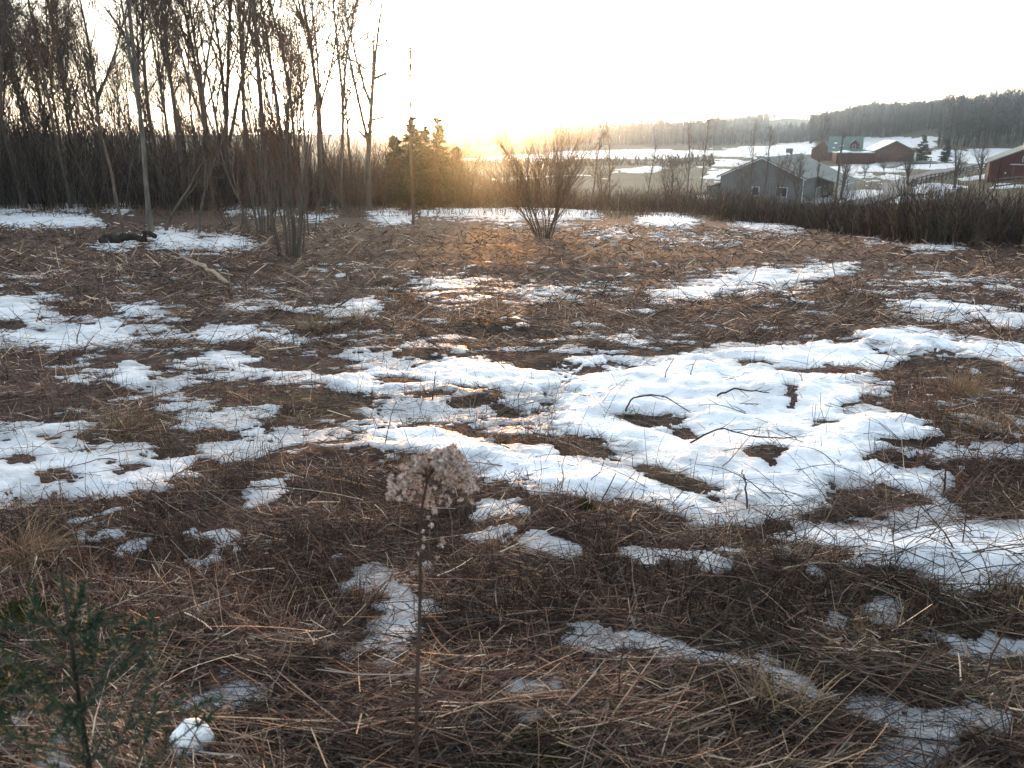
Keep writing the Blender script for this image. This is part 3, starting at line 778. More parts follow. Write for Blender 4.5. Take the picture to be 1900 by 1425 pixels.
# ------------------------------------------------------------------ spruces
def spruce_mesh(seed, h, r, card=.10, whorls=22, per=13, dens=60):
    g = np.random.default_rng(seed)
    P = np.zeros((1, 10, 3)); P[0, :, 2] = np.linspace(-.15, h, 10); P[0, 1:, :2] += g.normal(size=(9, 2))*.01
    tr = tubes(P, np.linspace(.035*h**.7, .006, 10)[None], 6)
    BP = []
    for w in range(whorls):
        t = .06+.88*w/(whorls-1)
        z = h*t; L = r*(1-t)**1.05+.012*h
        k = max(3, int(per*(1-.72*t)))
        for i in range(k):
            a = g.random()*6.283; l = L*(.75+.45*g.random())
            u = np.linspace(0, 1, 5)
            rise = .30*u-.18*u*u*(1.2-t) if t < .8 else .8*u
            BP.append(np.stack([np.cos(a)*l*u, np.sin(a)*l*u, z+h*.02*g.normal()+l*(rise+.0)], -1))
    BP = np.array(BP); BR = np.linspace(.010, .003, 5)[None]*np.ones((len(BP), 1))*max(1, h/3)
    bv = tubes(BP, BR, 3)
    # needle sprays: small tapering blades along each branch, pointing out and forward
    n = len(BP)*dens
    bi = np.repeat(np.arange(len(BP)), dens); u = g.random(n)**.8*4; i = np.minimum(u.astype(int), 3); w = (u-i)[:, None]
    p = BP[bi, i]*(1-w)+BP[bi, i+1]*w
    T = BP[bi, i+1]-BP[bi, i]; T /= np.linalg.norm(T, axis=1, keepdims=True)
    q = g.normal(size=(n, 3)); q[:, 2] *= .5; q[:, 2] += .1
    d = T*.8+q*.55; d /= np.linalg.norm(d, axis=1, keepdims=True)
    l = card*(.6+.8*g.random(n))
    Q = np.stack([p, p+d*l[:, None]], 1)
    nr = g.normal(size=(n, 3)); nr[:, 2] += .8
    W = np.stack([l*.20, l*.05], 1)
    nv = ribbons(Q, W, nr)
    bj = join([bv, nv])
    return mesh_np('trunk', tr[0], tr[1], M_bark), mesh_np('foliage', bj[0], bj[1], M_needle, False)
def build_spruces():
    sp = [spruce_mesh(500, 5.6, 1.35, .24), spruce_mesh(501, 5.2, 1.2, .24), spruce_mesh(502, 4.4, 1.4, .24)]
    for px, d, v, s, lab in [(770, 51, 0, .95, 'spruce with the left top of the three, behind the thin pole tree'),
                             (792, 55, 1, .98, 'spruce with the middle and lower top of the three'),
                             (816, 52, 0, .97, 'spruce with the right and highest top of the three'),
                             (738, 53, 2, .98, 'broad low spruce on the left of the spruce group'),
                             (848, 56, 2, .92, 'broad low spruce on the right of the spruce group')]:
        put_tree(sp[v], at(px, d), lab, px, s, 'spruces at the end of the wood', 'spruce_tree', 'spruce', ('trunk', 'foliage'))
    vs_ = spruce_mesh(503, 6.4, 2.6, .42, 14, 10, 40)
    put_tree(vs_, at(1708, 212), 'broad dark conifer right of the red barn', 0, 1.0, 'valley conifers', 'conifer_tree', 'conifer', ('trunk', 'foliage'))
    vn = spruce_mesh(504, 5.4, 1.5, .42, 14, 10, 40)
    put_tree(vn, at(1753, 208), 'narrow dark conifer second right of the red barn', 0, 1.0, 'valley conifers', 'conifer_tree', 'conifer', ('trunk', 'foliage'))
    put_tree(vn, at(1417, 145), 'small conifer peeking over the ridge of the grey house', 0, .95, 'valley conifers', 'conifer_tree', 'conifer', ('trunk', 'foliage'))
build_spruces()

# ------------------------------------------------------------------ far woods on the hills
def build_far_woods():
    g = np.random.default_rng(88)
    def wood(name, label, px, d, hmin, hmax, col, ntw=26):
        n = len(px); X = (px-950)/FPX/1.04*d; Y = d; Z = H(X, Y); h = (hmin+(hmax-hmin)*g.random(n))*(.75+.5*vnoise(X*.04, Y*.04, 12))
        if name == 'valley_wood': h *= np.where(px > 1340, .62, 1.0)
        c = cols_of(g, n, col, .22, .06)
        P = np.empty((n, 3, 3)); P[:, 0] = np.stack([X, Y, Z-.5], -1)
        P[:, 1] = P[:, 0]+np.stack([g.normal(size=n)*.4, g.normal(size=n)*.4, h*.5], -1)
        P[:, 2] = P[:, 1]+np.stack([g.normal(size=n)*.5, g.normal(size=n)*.5, h*.5], -1)
        W = np.stack([np.full(n, .17), np.full(n, .12), np.full(n, .04)], 1)
        nr = np.tile(np.array([[0, -1., 0]]), (n, 1))+g.normal(size=(n, 3))*.2
        va, fa = ribbons(P, W, nr)
        m = n*ntw; bi = np.repeat(np.arange(n), ntw); u = .36+.62*g.random(m)**.8
        f = u*2; i = np.minimum(f.astype(int), 1); w = (f-i)[:, None]
        p = P[bi, i]*(1-w)+P[bi, i+1]*w
        dd = np.stack([g.normal(size=m), g.normal(size=m), .9+.5*g.random(m)], -1); dd /= np.linalg.norm(dd, axis=1, keepdims=True)
        l = h[bi]*.24*(1.10-.62*u)*(.6+.8*g.random(m))
        Q = np.stack([p, p+dd*l[:, None]], 1)
        vb, fb = ribbons(Q, np.stack([.10+.05*g.random(m), .03*np.ones(m)], 1), g.normal(size=(m, 3))+np.array([0, -1.2, 0]))
        C = np.concatenate([np.repeat(c, 6, axis=0), np.repeat(c[bi], 4, axis=0)])
        link(name, mesh_np(name, np.concatenate([va, vb]), [fa, fb+len(va)], M_farwood, False, C), None, label, 'far wood', None, 'stuff')
    def rand(n, a, b, d0, d1): return g.uniform(a, b, n), g.uniform(d0, d1, n)
    px, d = rand(2100, 1735, 2350, 268, 480)
    wood('hill_wood', 'dark wooded hillside rising behind the farm on the right', px, d, 10, 15, (.050, .046, .044), 34)
    px, d = rand(1700, 1500, 1745, 380, 520)
    wood('hill_wood', 'wooded slope behind the red barn', px, d, 9, 13, (.055, .050, .047), 30)
    px, d = rand(1900, 860, 1530, 405, 520)
    wood('valley_wood', 'belt of bare wood beyond the valley snow field', px, d, 8, 12, (.065, .056, .050), 28)
    px, d = rand(1100, 1180, 1640, 722, 800)
    wood('ridge_wood', 'low trees on the crest of the far ridge', px, d, 3.5, 6.5, (.07, .062, .056), 18)
    px, d = rand(1000, 1180, 1420, 560, 640)
    wood('ridge_wood', 'wood left of the snowy clearing on the far ridge', px, d, 6, 9, (.07, .062, .056), 18)
    px, d = rand(1500, -500, 1000, 700, 900)
    wood('horizon_wood', 'low wooded horizon seen below the sunset', px, d, 7, 11, (.07, .06, .055), 16)
    px, d = rand(420, 880, 1330, 205, 235)
    wood('hedgerow', 'brown hedgerow crossing the valley below the snow field', px, d, 1.0, 2.4, (.07, .055, .045), 18)
build_far_woods()

# ------------------------------------------------------------------ buildings
def box_v(x0, x1, y0, y1, z0, z1):
    V = np.array([[x, y, z] for x in (x0, x1) for y in (y0, y1) for z in (z0, z1)], float)
    F = np.array([[0, 1, 3, 2], [4, 6, 7, 5], [0, 4, 5, 1], [2, 3, 7, 6], [0, 2, 6, 4], [1, 5, 7, 3]])
    return V, F
def box(name, parent, mat, *b, **k):
    V, F = box_v(*b); return link(name, mesh_np(name, V, F, mat, False), parent, **k)
def prism(name, parent, mat, prof, y0, y1):
    """profile in x,z extruded along y"""
    n = len(prof); p = np.array(prof, float)
    V = np.concatenate([np.stack([p[:, 0], np.full(n, y), p[:, 1]], -1) for y in (y0, y1)])
    me = bpy.data.meshes.new(name)
    faces = [list(range(n))[::-1], list(range(n, 2*n))]+[[i, (i+1) % n, n+(i+1) % n, n+i] for i in range(n)]
    me.from_pydata(V.tolist(), [], faces); me.update(); me.materials.append(mat)
    return link(name, me, parent)
def slab(name, parent, mat, a, b, y0, y1, t=.14):
    """roof slope from (x,z) a to (x,z) b with thickness"""
    a = np.array(a, float); b = np.array(b, float); d = b-a; nrm = np.array([-d[1], d[0]])/np.hypot(*d)
    if nrm[1] < 0: nrm = -nrm
    return prism(name, parent, mat, [a, b, b+nrm*t, a+nrm*t], y0, y1)
M_siding = mat_noise('grey_siding', (.095, .10, .106), (.13, .135, .14), 3.0, stretch=(.3, .3, 6))
M_shingle = mat_noise('grey_shingles', (.12, .135, .128), (.18, .195, .185), 2.5, rough=.85, bump=.4)
M_trim = mat_noise('white_trim', (.36, .37, .37), (.50, .51, .50), 3.0, .6)
M_glass = mat_basic('window_glass', (.03, .035, .04), .15, .5)
M_redwall = mat_noise('red_boards', (.072, .034, .029), (.112, .052, .044), 2.5, stretch=(5, 5, .3))
M_dkred = mat_noise('dark_red_boards', (.055, .020, .020), (.085, .030, .029), 2.5, stretch=(5, 5, .3))
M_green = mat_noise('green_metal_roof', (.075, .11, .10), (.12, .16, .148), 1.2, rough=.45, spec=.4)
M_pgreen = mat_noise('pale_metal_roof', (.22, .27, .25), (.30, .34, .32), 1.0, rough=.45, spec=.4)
M_wood = mat_noise('weathered_wood', (.060, .052, .046), (.12, .105, .09), 8.0, stretch=(1, 1, 4))
M_drive = mat_noise('gravel', (.13, .125, .12), (.19, .18, .17), 4.0, bump=.5)

def window(parent, x, z, w, h, y, lights=2):
    """window on a wall facing -y at local y"""
    f = box('window', parent, M_trim, x-w/2, x+w/2, y-.07, y+.02, z-h/2, z+h/2)
    n = lights; g = .07
    for i in range(n):
        a = x-w/2+g+(w-g)*i/n; b = a+(w-g)/n-g
        box('pane', f, M_glass, a, b, y-.085, y-.05, z-h/2+g, z+h/2-g)
def build_grey_house():
    t = thing('grey_house', 'grey gabled house with a columned porch beyond the field edge', 'house', at(1408, 112), R(-33))
    Wd, Ln, ez, rz = 5.6, 19.0, 3.5, 6.0
    prism('wall', t, M_siding, [(-Wd, -1.2), (Wd, -1.2), (Wd, ez), (0, rz), (-Wd, ez)], 0, Ln)
    o = .45; sl = (rz-ez)/Wd
    slab('roof', t, M_shingle, (-Wd-o, ez-o*sl+.02), (0, rz+.02), -.4, Ln+.4)
    rr = slab('roof', t, M_shingle, (0, rz+.02), (Wd+o, ez-o*sl+.02), -.4, Ln+.4)
    prism('rake_trim', t, M_trim, [(-Wd-o, ez-o*sl-.14), (0, rz-.14), (Wd+o, ez-o*sl-.14), (Wd+o, ez-o*sl+.0), (0, rz+.0), (-Wd-o, ez-o*sl+.0)], -.47, -.41)
    # snow line left on the ridge
    prism('ridge_snow', t, M_snow, [(-.45, rz+.02), (.35, rz+.05), (.1, rz+.30), (-.2, rz+.30)], .5, Ln-.5)
    window(t, 2.9, 1.55, 1.5, 1.3, 0); window(t, -.6, 1.55, 1.0, 1.2, 0, 1)
    box('corner_board', t, M_trim, Wd-.02, Wd+.05, -.05, .16, -1.0, ez-.1)
    # porch on the right side, far half
    pz = 2.35
    slab('porch_roof', t, M_shingle, (Wd+o+.01, ez-o*sl-.03), (Wd+3.4, pz), 6.5, Ln+.4)
    box('porch_floor', t, M_wood, Wd+.01, Wd+3.2, 6.7, Ln, -.9, -.25)
    for i in range(6):
        y = 6.9+i*(Ln-7.1)/5
        box('porch_column', t, M_trim, Wd+2.85, Wd+3.1, y, y+.25, -.24, pz+.08)
    box('porch_fascia', t, M_trim, Wd+3.15, Wd+3.24, 6.5, Ln+.3, pz-.24, pz+.02)
    dr = box('door', t, M_trim, Wd+.01, Wd+.06, 9.2, 10.2, -.24, 1.9); box('pane', dr, M_glass, Wd+.055, Wd+.08, 9.4, 10.0, .8, 1.7)
    for y in (7.6, 12.0, 15.0):
        f = box('window', t, M_trim, Wd+.01, Wd+.07, y, y+1.2, .5, 1.8); box('pane', f, M_glass, Wd+.06, Wd+.09, y+.08, y+1.12, .58, 1.72)
    # lean-to on the left
    box('lean_to_wall', t, M_siding, -Wd-2.2, -Wd-.01, 2.0, 9.0, -1.2, 1.7)
    slab('lean_to_roof', t, M_shingle, (-Wd-2.6, 1.62), (-Wd-.02, 2.5), 1.8, 9.3)
    # garden bits on the left
    box('chimney', rr, M_siding, -.4, .4, 12.6, 13.4, rz-.3, rz+.9)
build_grey_house()

def build_red_barn():
    t = thing('red_barn', 'red gabled barn with pale metal roof in front of the snow field', 'barn', at(1657, 208), R(-14))
    Wd, Ln, ez, rz = 4.55, 15.0, 2.9, 5.2; o = .4; sl = (rz-ez)/Wd
    prism('wall', t, M_redwall, [(-Wd, -1.0), (Wd, -1.0), (Wd, ez), (0, rz), (-Wd, ez)], 0, Ln)
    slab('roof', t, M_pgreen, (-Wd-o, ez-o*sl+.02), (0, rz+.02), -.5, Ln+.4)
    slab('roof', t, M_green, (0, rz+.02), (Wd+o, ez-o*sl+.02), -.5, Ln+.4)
    prism('rake_trim', t, M_wood, [(-Wd-o, ez-o*sl-.2), (0, rz-.2), (Wd+o, ez-o*sl-.2), (Wd+o, ez-o*sl+.0), (0, rz+.0), (-Wd-o, ez-o*sl+.0)], -.58, -.51)
    box('downspout', t, M_trim, Wd+.02, Wd+.45, -.35, -.1, -.4, ez-.35)
    for x in (-2.4, 2.2):
        d = box('door', t, M_dkred, x-1.2, x+1.2, -.06, .02, -.8, 1.5)
        box('door_trim', d, M_wood, x-1.3, x+1.3, -.09, -.061, 1.5, 1.62)
    # low front wing on the left
    box('wing_wall', t, M_dkred, -Wd-9.0, -Wd-.02, -.6, 8.0, -1.0, 2.3)
    w = slab('wing_roof', t, M_pgreen, (-Wd-9.2, 2.32), (-Wd-.01, 2.36), -.9, 8.2)
    g = np.random.default_rng(3); n = 14
    V, F = snow_heap(g, 1.3, .9, .35); s_ = link('roof_snow', mesh_np('roof_snow', V+np.array([-Wd-1.6, 2.0, 2.45]), F, M_snow), w)
    V, F = snow_heap(g, 2.2, 1.2, .5); link('roof_snow', mesh_np('roof_snow', V+np.array([-Wd-7.0, 1.6, 2.45]), F, M_snow), w)
def snow_heap(g, a, b, h):
    nr, ns = 5, 16; V = []; F = []
    for i in range(nr):
        t = i/(nr-1)
        for j in range(ns):
            th = j*6.283/ns; k = (1-t)*(1+.18*math.sin(3*th+a)+.12*math.sin(5*th))
            V.append((a*k*math.cos(th), b*k*math.sin(th), h*(1-(1-t)**2)*(1+.1*math.sin(4*th))))
    for i in range(nr-1):
        for j in range(ns): F.append((i*ns+j, i*ns+(j+1) % ns, (i+1)*ns+(j+1) % ns, (i+1)*ns+j))
    return np.array(V, float), np.array(F)
build_red_barn()

def build_red_house():
    t = thing('red_house', 'red house with steep green roof and dormer left of the red barn', 'house', at(1566, 226), R(-20)); t.scale = (.9, .9, .9)
    Ln, Dp, ez, rz = 9.0, 7.0, 2.6, 6.6
    # ridge runs across the view: profile in y,z -> build turned by a quarter
    def prof(name, mat, pr, x0, x1, par=t):
        p = np.array(pr, float); n = len(p)
        V = np.concatenate([np.stack([np.full(n, x), p[:, 0], p[:, 1]], -1) for x in (x0, x1)])
        me = bpy.data.meshes.new(name); me.from_pydata(V.tolist(), [], [list(range(n)), list(range(n, 2*n))[::-1]]+[[i, n+i, n+(i+1) % n, (i+1) % n] for i in range(n)])
        me.update(); me.materials.append(mat); return link(name, me, par)
    prof('wall', M_redwall, [(0, -1), (Dp, -1), (Dp, ez), (Dp/2, rz-.15), (0, ez)], -Ln/2, Ln/2)
    rf = prof('roof', M_green, [(-.5, ez-.45), (Dp/2, rz), (Dp/2, rz+.16), (-.5, ez-.28)], -Ln/2-.4, Ln/2+.4)
    prof('roof', M_green, [(Dp/2+.01, rz), (Dp+.5, ez-.45), (Dp+.5, ez-.28), (Dp/2+.01, rz+.16)], -Ln/2-.4, Ln/2+.4)
    dm = prism('dormer', t, M_dkred, [(1.3, 3.0), (3.7, 3.0), (3.7, 4.7), (2.5, 5.8), (1.3, 4.7)], .4, 2.6)
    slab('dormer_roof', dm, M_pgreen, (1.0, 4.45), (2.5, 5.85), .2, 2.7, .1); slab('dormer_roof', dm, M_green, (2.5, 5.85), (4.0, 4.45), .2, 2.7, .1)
    box('chimney', rf, M_dkred, -.9, -.3, 3.0, 3.6, rz-.3, rz+1.0)
    g = np.random.default_rng(5)
    for x, y, z in ((-2.8, 1.9, 4.75), (-1.0, 1.3, 4.05), (-3.2, .8, 3.4)):
        V, F = snow_heap(g, .8, .35, .25); link('roof_snow', mesh_np('roof_snow', V+np.array([x, y, z]), F, M_snow), rf)
    prism('side_wall', t, M_redwall, [(-9.5, -1), (-Ln/2-.05, -1), (-Ln/2-.05, 3.2), (-6.2, 5.6), (-9.5, 3.0)], 1.0, 6.0)
    window(t, -2.0, 1.2, 1.0, 1.1, 0, 2); window(t, 2.4, 3.9, .9, 1.0, .4, 1)
build_red_house()

def build_dark_barn():
    t = thing('dark_red_barn', 'dark red barn with sliding door cut by the right edge', 'barn', at(1897, 117), R(-28))
    Wd, Ln, ez, rz = 4.35, 14.0, 2.55, 4.5; o = .35; sl = (rz-ez)/Wd
    prism('wall', t, M_dkred, [(-Wd, -1), (Wd, -1), (Wd, ez), (0, rz), (-Wd, ez)], 0, Ln)
    slab('roof', t, M_shingle, (-Wd-o, ez-o*sl+.02), (0, rz+.02), -.4, Ln+.4)
    slab('roof', t, M_shingle, (0, rz+.02), (Wd+o, ez-o*sl+.02), -.4, Ln+.4)
    box('cupola', t, M_green, -.5, .5, 2.0, 3.0, rz-.2, rz+.75)
    d = box('sliding_door', t, M_dkred, -1.4, 1.6, -.10, -.02, -.9, 2.2)
    for x in (-1.38, .08, 1.52): box('door_board', d, M_wood, x-.05, x+.05, -.13, -.101, -.85, 2.1)
    box('door_track', t, M_trim, -1.9, 2.6, -.16, -.105, 2.24, 2.36)
    window(t, -.2, 3.05, .55, .75, 0, 2)
    box('lamp', t, M_trim, -2.35, -2.15, -.2, -.005, 1.0, 1.2)
build_dark_barn()

# ------------------------------------------------------------------ drive, fences, pole
def build_drive():
    pts = np.array([hit(*p) for p in [(1560, 386), (1605, 376), (1645, 367), (1668, 359), (1662, 352), (1654, 346), (1668, 340), (1700, 332), (1745, 322), (1790, 312), (1815, 305)]])
    u = np.linspace(0, len(pts)-1, 90); i = np.minimum(u.astype(int), len(pts)-2); w = (u-i)[:, None]
    c = pts[i]*(1-w)+pts[i+1]*w
    for _ in range(12): c[1:-1] = (c[:-2]+c[1:-1]*2+c[2:])/4
    T = np.gradient(c, axis=0)[:, :2]; T /= np.linalg.norm(T, axis=1, keepdims=True); Nn = np.stack([-T[:, 1], T[:, 0]], -1)
    cols = []
    for k in np.linspace(-1.9, 1.9, 6):
        xy = c[:, :2]+Nn*k; cols.append(np.stack([xy[:, 0], xy[:, 1], H(xy[:, 0], xy[:, 1])+.22], -1))
    V = np.stack(cols, 1); n, m = V.shape[:2]
    a, b = np.meshgrid(np.arange(n-1), np.arange(m-1), indexing='ij')
    F = np.stack([a*m+b, a*m+b+1, (a+1)*m+b+1, (a+1)*m+b], -1).reshape(-1, 4)
    link('driveway', mesh_np('driveway', V.reshape(-1, 3), F, M_drive), kind='structure')
    # dark yard before the barn
    q = np.array([hit(*p) for p in [(1640, 303), (1690, 300), (1740, 302), (1735, 305), (1690, 305), (1662, 311), (1650, 314), (1632, 311)]])
    me = bpy.data.meshes.new('barn_yard'); q[:, 2] += .35
    me.from_pydata(q.tolist(), [], [list(range(len(q)))]); me.update(); me.materials.append(M_drive)
    link('barn_yard', me, kind='structure')
build_drive()

def fence(label, pts, step, h, rails, name='rail_fence', rz=.10):
    p0 = pts[0]; t = thing(name, label, 'fence', p0)
    pts = np.array(pts)-p0
    seg = np.linalg.norm(np.diff(pts, axis=0), axis=1); L = np.concatenate([[0], np.cumsum(seg)])
    n = int(L[-1]/step)+1; s = np.linspace(0, L[-1], n)
    P = np.stack([np.interp(s, L, pts[:, k]) for k in range(3)], -1)
    for k in range(n): P[k, 2] = float(H(P[k, 0]+p0[0], P[k, 1]+p0[1]))-p0[2]
    V, F = box_v(-.07, .07, -.07, .07, -.4, h); pm = mesh_np('post', V, F, M_wood, False)
    for k in range(n):
        o = link('post', pm, t); o.location = P[k]
    if rails:
        V, F = box_v(0, 1, -.025, .025, -rz/2, rz/2); rm = mesh_np('rail', V, F, M_wood, False)
        for k in range(n-1):
            d = P[k+1]-P[k]
            for z in rails:
                o = link('rail', rm, t); o.location = P[k]+np.array([0, -.1, z])
                o.rotation_euler = (0, -math.atan2(d[2], math.hypot(d[0], d[1])), math.atan2(d[1], d[0])); o.scale = (float(np.linalg.norm(d)), 1, 1)
def build_fences():
    a = at(1690, 118); b = at(1772, 140); c = at(1838, 150)
    fence('dark three rail fence running up from the lone stout tree', [a, b, c], 2.6, 1.35, (.4, .8, 1.2), rz=.16)
    a = at(1845, 96); b = at(1990, 98)
    fence('dark rail fence in front of the dark red barn', [a, b], 2.6, 1.3, (.4, .8, 1.2), rz=.16)
    a = at(1600, 82); b = at(1700, 84); c = at(1775, 90)
    fence('row of thin wire fence posts along the drive', [a, b, c], 2.2, 1.25, None, 'wire_fence')
    p = at(1549, 104)
    t = thing('utility_pole', 'tall wooden utility pole at the end of the grey house porch', 'pole', p)
    P = np.zeros((1, 6, 3)); P[0, :, 2] = np.linspace(-.5, 8.9, 6)
    V, F = tubes(P, np.linspace(.17, .11, 6)[None], 8); link('pole', mesh_np('pole', V, F, M_wood), t)
    t = thing('bird_feeder', 'small dark feeder on a post in the snowy lawn right of the barn', 'bird feeder', at(1725, 172))
    box('post', t, M_wood, -.06, .06, -.06, .06, -.2, 1.3); box('tray', t, M_wood, -.45, .45, -.3, .3, 1.0, 1.1)
    V = np.array([(-.35, -.3, 1.35), (.35, -.3, 1.35), (.35, .3, 1.35), (-.35, .3, 1.35), (0, -.3, 1.65), (0, .3, 1.65)], float)
    me = bpy.data.meshes.new('roof'); me.from_pydata(V.tolist(), [], [(0, 1, 4), (2, 3, 5), (1, 2, 5, 4), (3, 0, 4, 5), (3, 2, 1, 0)]); me.materials.append(M_wood); link('roof', me, t)
build_fences()

# ------------------------------------------------------------------ straw and stubble on the field
PAL = np.array([(.034, .023, .019), (.105, .055, .041), (.18, .115, .080), (.34, .245, .17), (.60, .49, .38), (.19, .165, .145), (.088, .085, .028)])*np.array([1.06, .97, .90])
def field_pts(n, py0, py1, g, power=1.0, x0=-420, x1=2320):
    py = py0+(py1-py0)*g.random(n)**power; px = g.uniform(x0, x1, n)
    s, e = px_dir(px, py); d = CAMZ/(-e-.06)
    X = s*d; ok = (d > .2) & (d < 52)
    return X[ok], d[ok], px[ok], py[ok]
def lay(name, label, X, Y, L, W, tilt, lift, colw, g, snowkeep, K=3, bend=.10, ud=0.0):
    Z, val, thin = surface(X, Y)
    keep = (val <= 0) | (g.random(len(X)) < np.where(thin > .5, snowkeep[1]*np.where(Y < 5, .42, 1.0), snowkeep[0]))
    X, Y, Z, L, W, tilt, lift = [a[keep] for a in (X, Y, Z, L, W, tilt, lift)]
    n = len(X)
    a = np.where(g.random(n) < .72, g.normal(size=n)*.45+np.pi*(g.random(n) < .5), g.random(n)*6.283)
    a = a+1.8*fbm(X*.8, Y*.8, 2, 211)
    d = np.stack([np.cos(a)*np.cos(tilt), np.sin(a)*np.cos(tilt), np.sin(tilt)], -1)
    P = np.empty((n, K, 3)); P[:, 0] = np.stack([X, Y, Z+lift], -1)
    cv = g.normal(size=(n, 3))*bend; cv[:, 2] = cv[:, 2]*.4-ud
    for k in range(1, K):
        P[:, k] = P[:, k-1]+d*(L/(K-1))[:, None]; d = d+cv; d /= np.linalg.norm(d, axis=1, keepdims=True)
    # keep lying pieces on top of the surface
    zz = H(P[:, 1:, 0].ravel(), P[:, 1:, 1].ravel()).reshape(n, K-1)
    zs = Z-H(X, Y)
    P[:, 1:, 2] = np.maximum(P[:, 1:, 2], zz+(zs*.9)[:, None]+.004)
    nr = g.normal(size=(n, 3))*.55; nr[:, 2] += 1.0
    nr = np.where((tilt > .7)[:, None], g.normal(size=(n, 3))*np.array([1, 1, .2])+np.array([0, -.8, 0]), nr)
    V, F = ribbons(P, W[:, None]*np.linspace(1, .6, K)[None], nr)
    q = fbm(X*.7, Y*.7, 3, 221)
    w = np.array(colw)[None]*np.ones((n, 1))
    w[:, 1] *= np.clip(1+3*q, .2, 3); w[:, 6] *= np.clip(1-9*q, .0, 6)*(np.hypot(X, Y) < 6)*np.where(X < -.3, 2.0, .8); w[:, 0] *= np.clip(1-2*q, .3, 3)
    cw = np.cumsum(w, 1); cw /= cw[:, -1:]
    idx = (g.random((n, 1)) > cw).sum(1).clip(0, 6)
    wet = sstep(-.17, .15, fbm(X*2.4, Y*2.8, 4, 241, .6)+.22*fbm(X*.5, Y*.5, 2, 245))
    c = PAL[idx]*(.7+.6*g.random((n, 1)))*(.34+.98*wet)[:, None]
    # reddish litter in the middle distance
    C = np.repeat(c, K*2, axis=0)
    link(name, mesh_np(name, V, F, M_straw, False, C), None, label, 'dry litter', None, 'stuff')
def build_litter():
    g = np.random.default_rng(99)
    dist = lambda X, Y: np.hypot(np.hypot(X, Y), 1.4)
    # short broken litter everywhere
    X, Y, px, py = field_pts(170000, 415, 1640, g, 1.0); n = len(X); r = dist(X, Y)
    L = np.clip(g.lognormal(-2.95, .55, n), .018, .30)*np.clip((r/4)**.45, .9, 2.6)
    W = np.maximum(.0008+.0014*g.random(n)**2, r*.00038)
    lay('straw_litter', 'short broken brown straw covering the whole field', X, Y, L, W, np.abs(g.normal(size=n))*.22, .002+.025*g.random(n)**2, (3.4, 3.0, 2.2, 1.2, .5, .9, 1.0), g, (.035, .50), K=2)
    X, Y, px, py = field_pts(42000, 418, 660, g, 1.0); n = len(X); r = dist(X, Y)
    lay('cut_litter', 'coarse cut litter of stalks matted over the far part of the field', X, Y, np.clip(g.lognormal(-2.0, .5, n), .05, .6)*np.clip((r/12)**.4, .8, 1.6), r*.00042*(.6+.8*g.random(n)), np.abs(g.normal(size=n))*.35, .01+.05*g.random(n)**2, (2.8, 2.8, 2.0, 1.8, 1.1, .8, .0), g, (.02, .30))
    # long stalks lying about, near
    X, Y, px, py = field_pts(5500, 640, 1640, g, .9); n = len(X); r = dist(X, Y)
    L = np.clip(g.lognormal(-1.65, .45, n), .1, .6)
    W = np.maximum(.0014+.0016*g.random(n), r*.00030)
    lay('fallen_stalks', 'long dry stalks lying criss cross over the near field', X, Y, L, W, np.abs(g.normal(size=n))*.12, .01+.05*g.random(n)**2, (2.0, 2.6, 2.2, 1.5, .55, 1.3, .25), g, (.05, .45), K=4, bend=.10)
    # standing stubble and weeds
    X, Y, px, py = field_pts(30000, 420, 1200, g, .9); n = len(X); r = dist(X, Y)
    q = fbm(X*.55, Y*.55, 3, 231); k = q > -.08; X, Y, r = X[k], Y[k], r[k]; n = len(X)
    L = np.clip(g.lognormal(-2.3, .5, n), .04, .40)*np.clip((r/8)**.4, .8, 1.8)
    W = np.maximum(.0014+.001*g.random(n), r*.00028)
    lay('stubble', 'short standing stubble of cut weeds over the field', X, Y, L, W, 1.2+.3*g.normal(size=n), np.zeros(n), (2.6, 3.0, 2.2, .9, .25, .8, .2), g, (.03, .35), bend=.2)
    # shredded woody chips
    X, Y, px, py = field_pts(9000, 560, 1640, g, .85); n = len(X); r = dist(X, Y)
    L = np.clip(g.lognormal(-2.75, .5, n), .025, .2)
    lay('wood_chips', 'pale shredded stalk pieces strewn over the straw', X, Y, L, np.maximum(.0016+.0024*g.random(n)**2, r*.00045), np.abs(g.normal(size=n))*.3, .012+.03*g.random(n), (1.2, 2.2, 2.2, 1.8, 1.0, 1.2, 0.0), g, (.01, .25), bend=.08)
    # fine grass mat close by
    X, Y, px, py = field_pts(70000, 900, 1660, g, .8); n = len(X); r = dist(X, Y)
    L = np.clip(g.lognormal(-2.9, .4, n), .02, .2)
    lay('grass_mat', 'fine matted dead grass and moss in the near foreground', X, Y, L, .0009+.0008*g.random(n), .15+.35*np.abs(g.normal(size=n)), .001+.01*g.random(n), (3.6, 2.4, 1.8, 1.0, .35, .8, 3.4), g, (.01, .22), K=2)
build_litter()


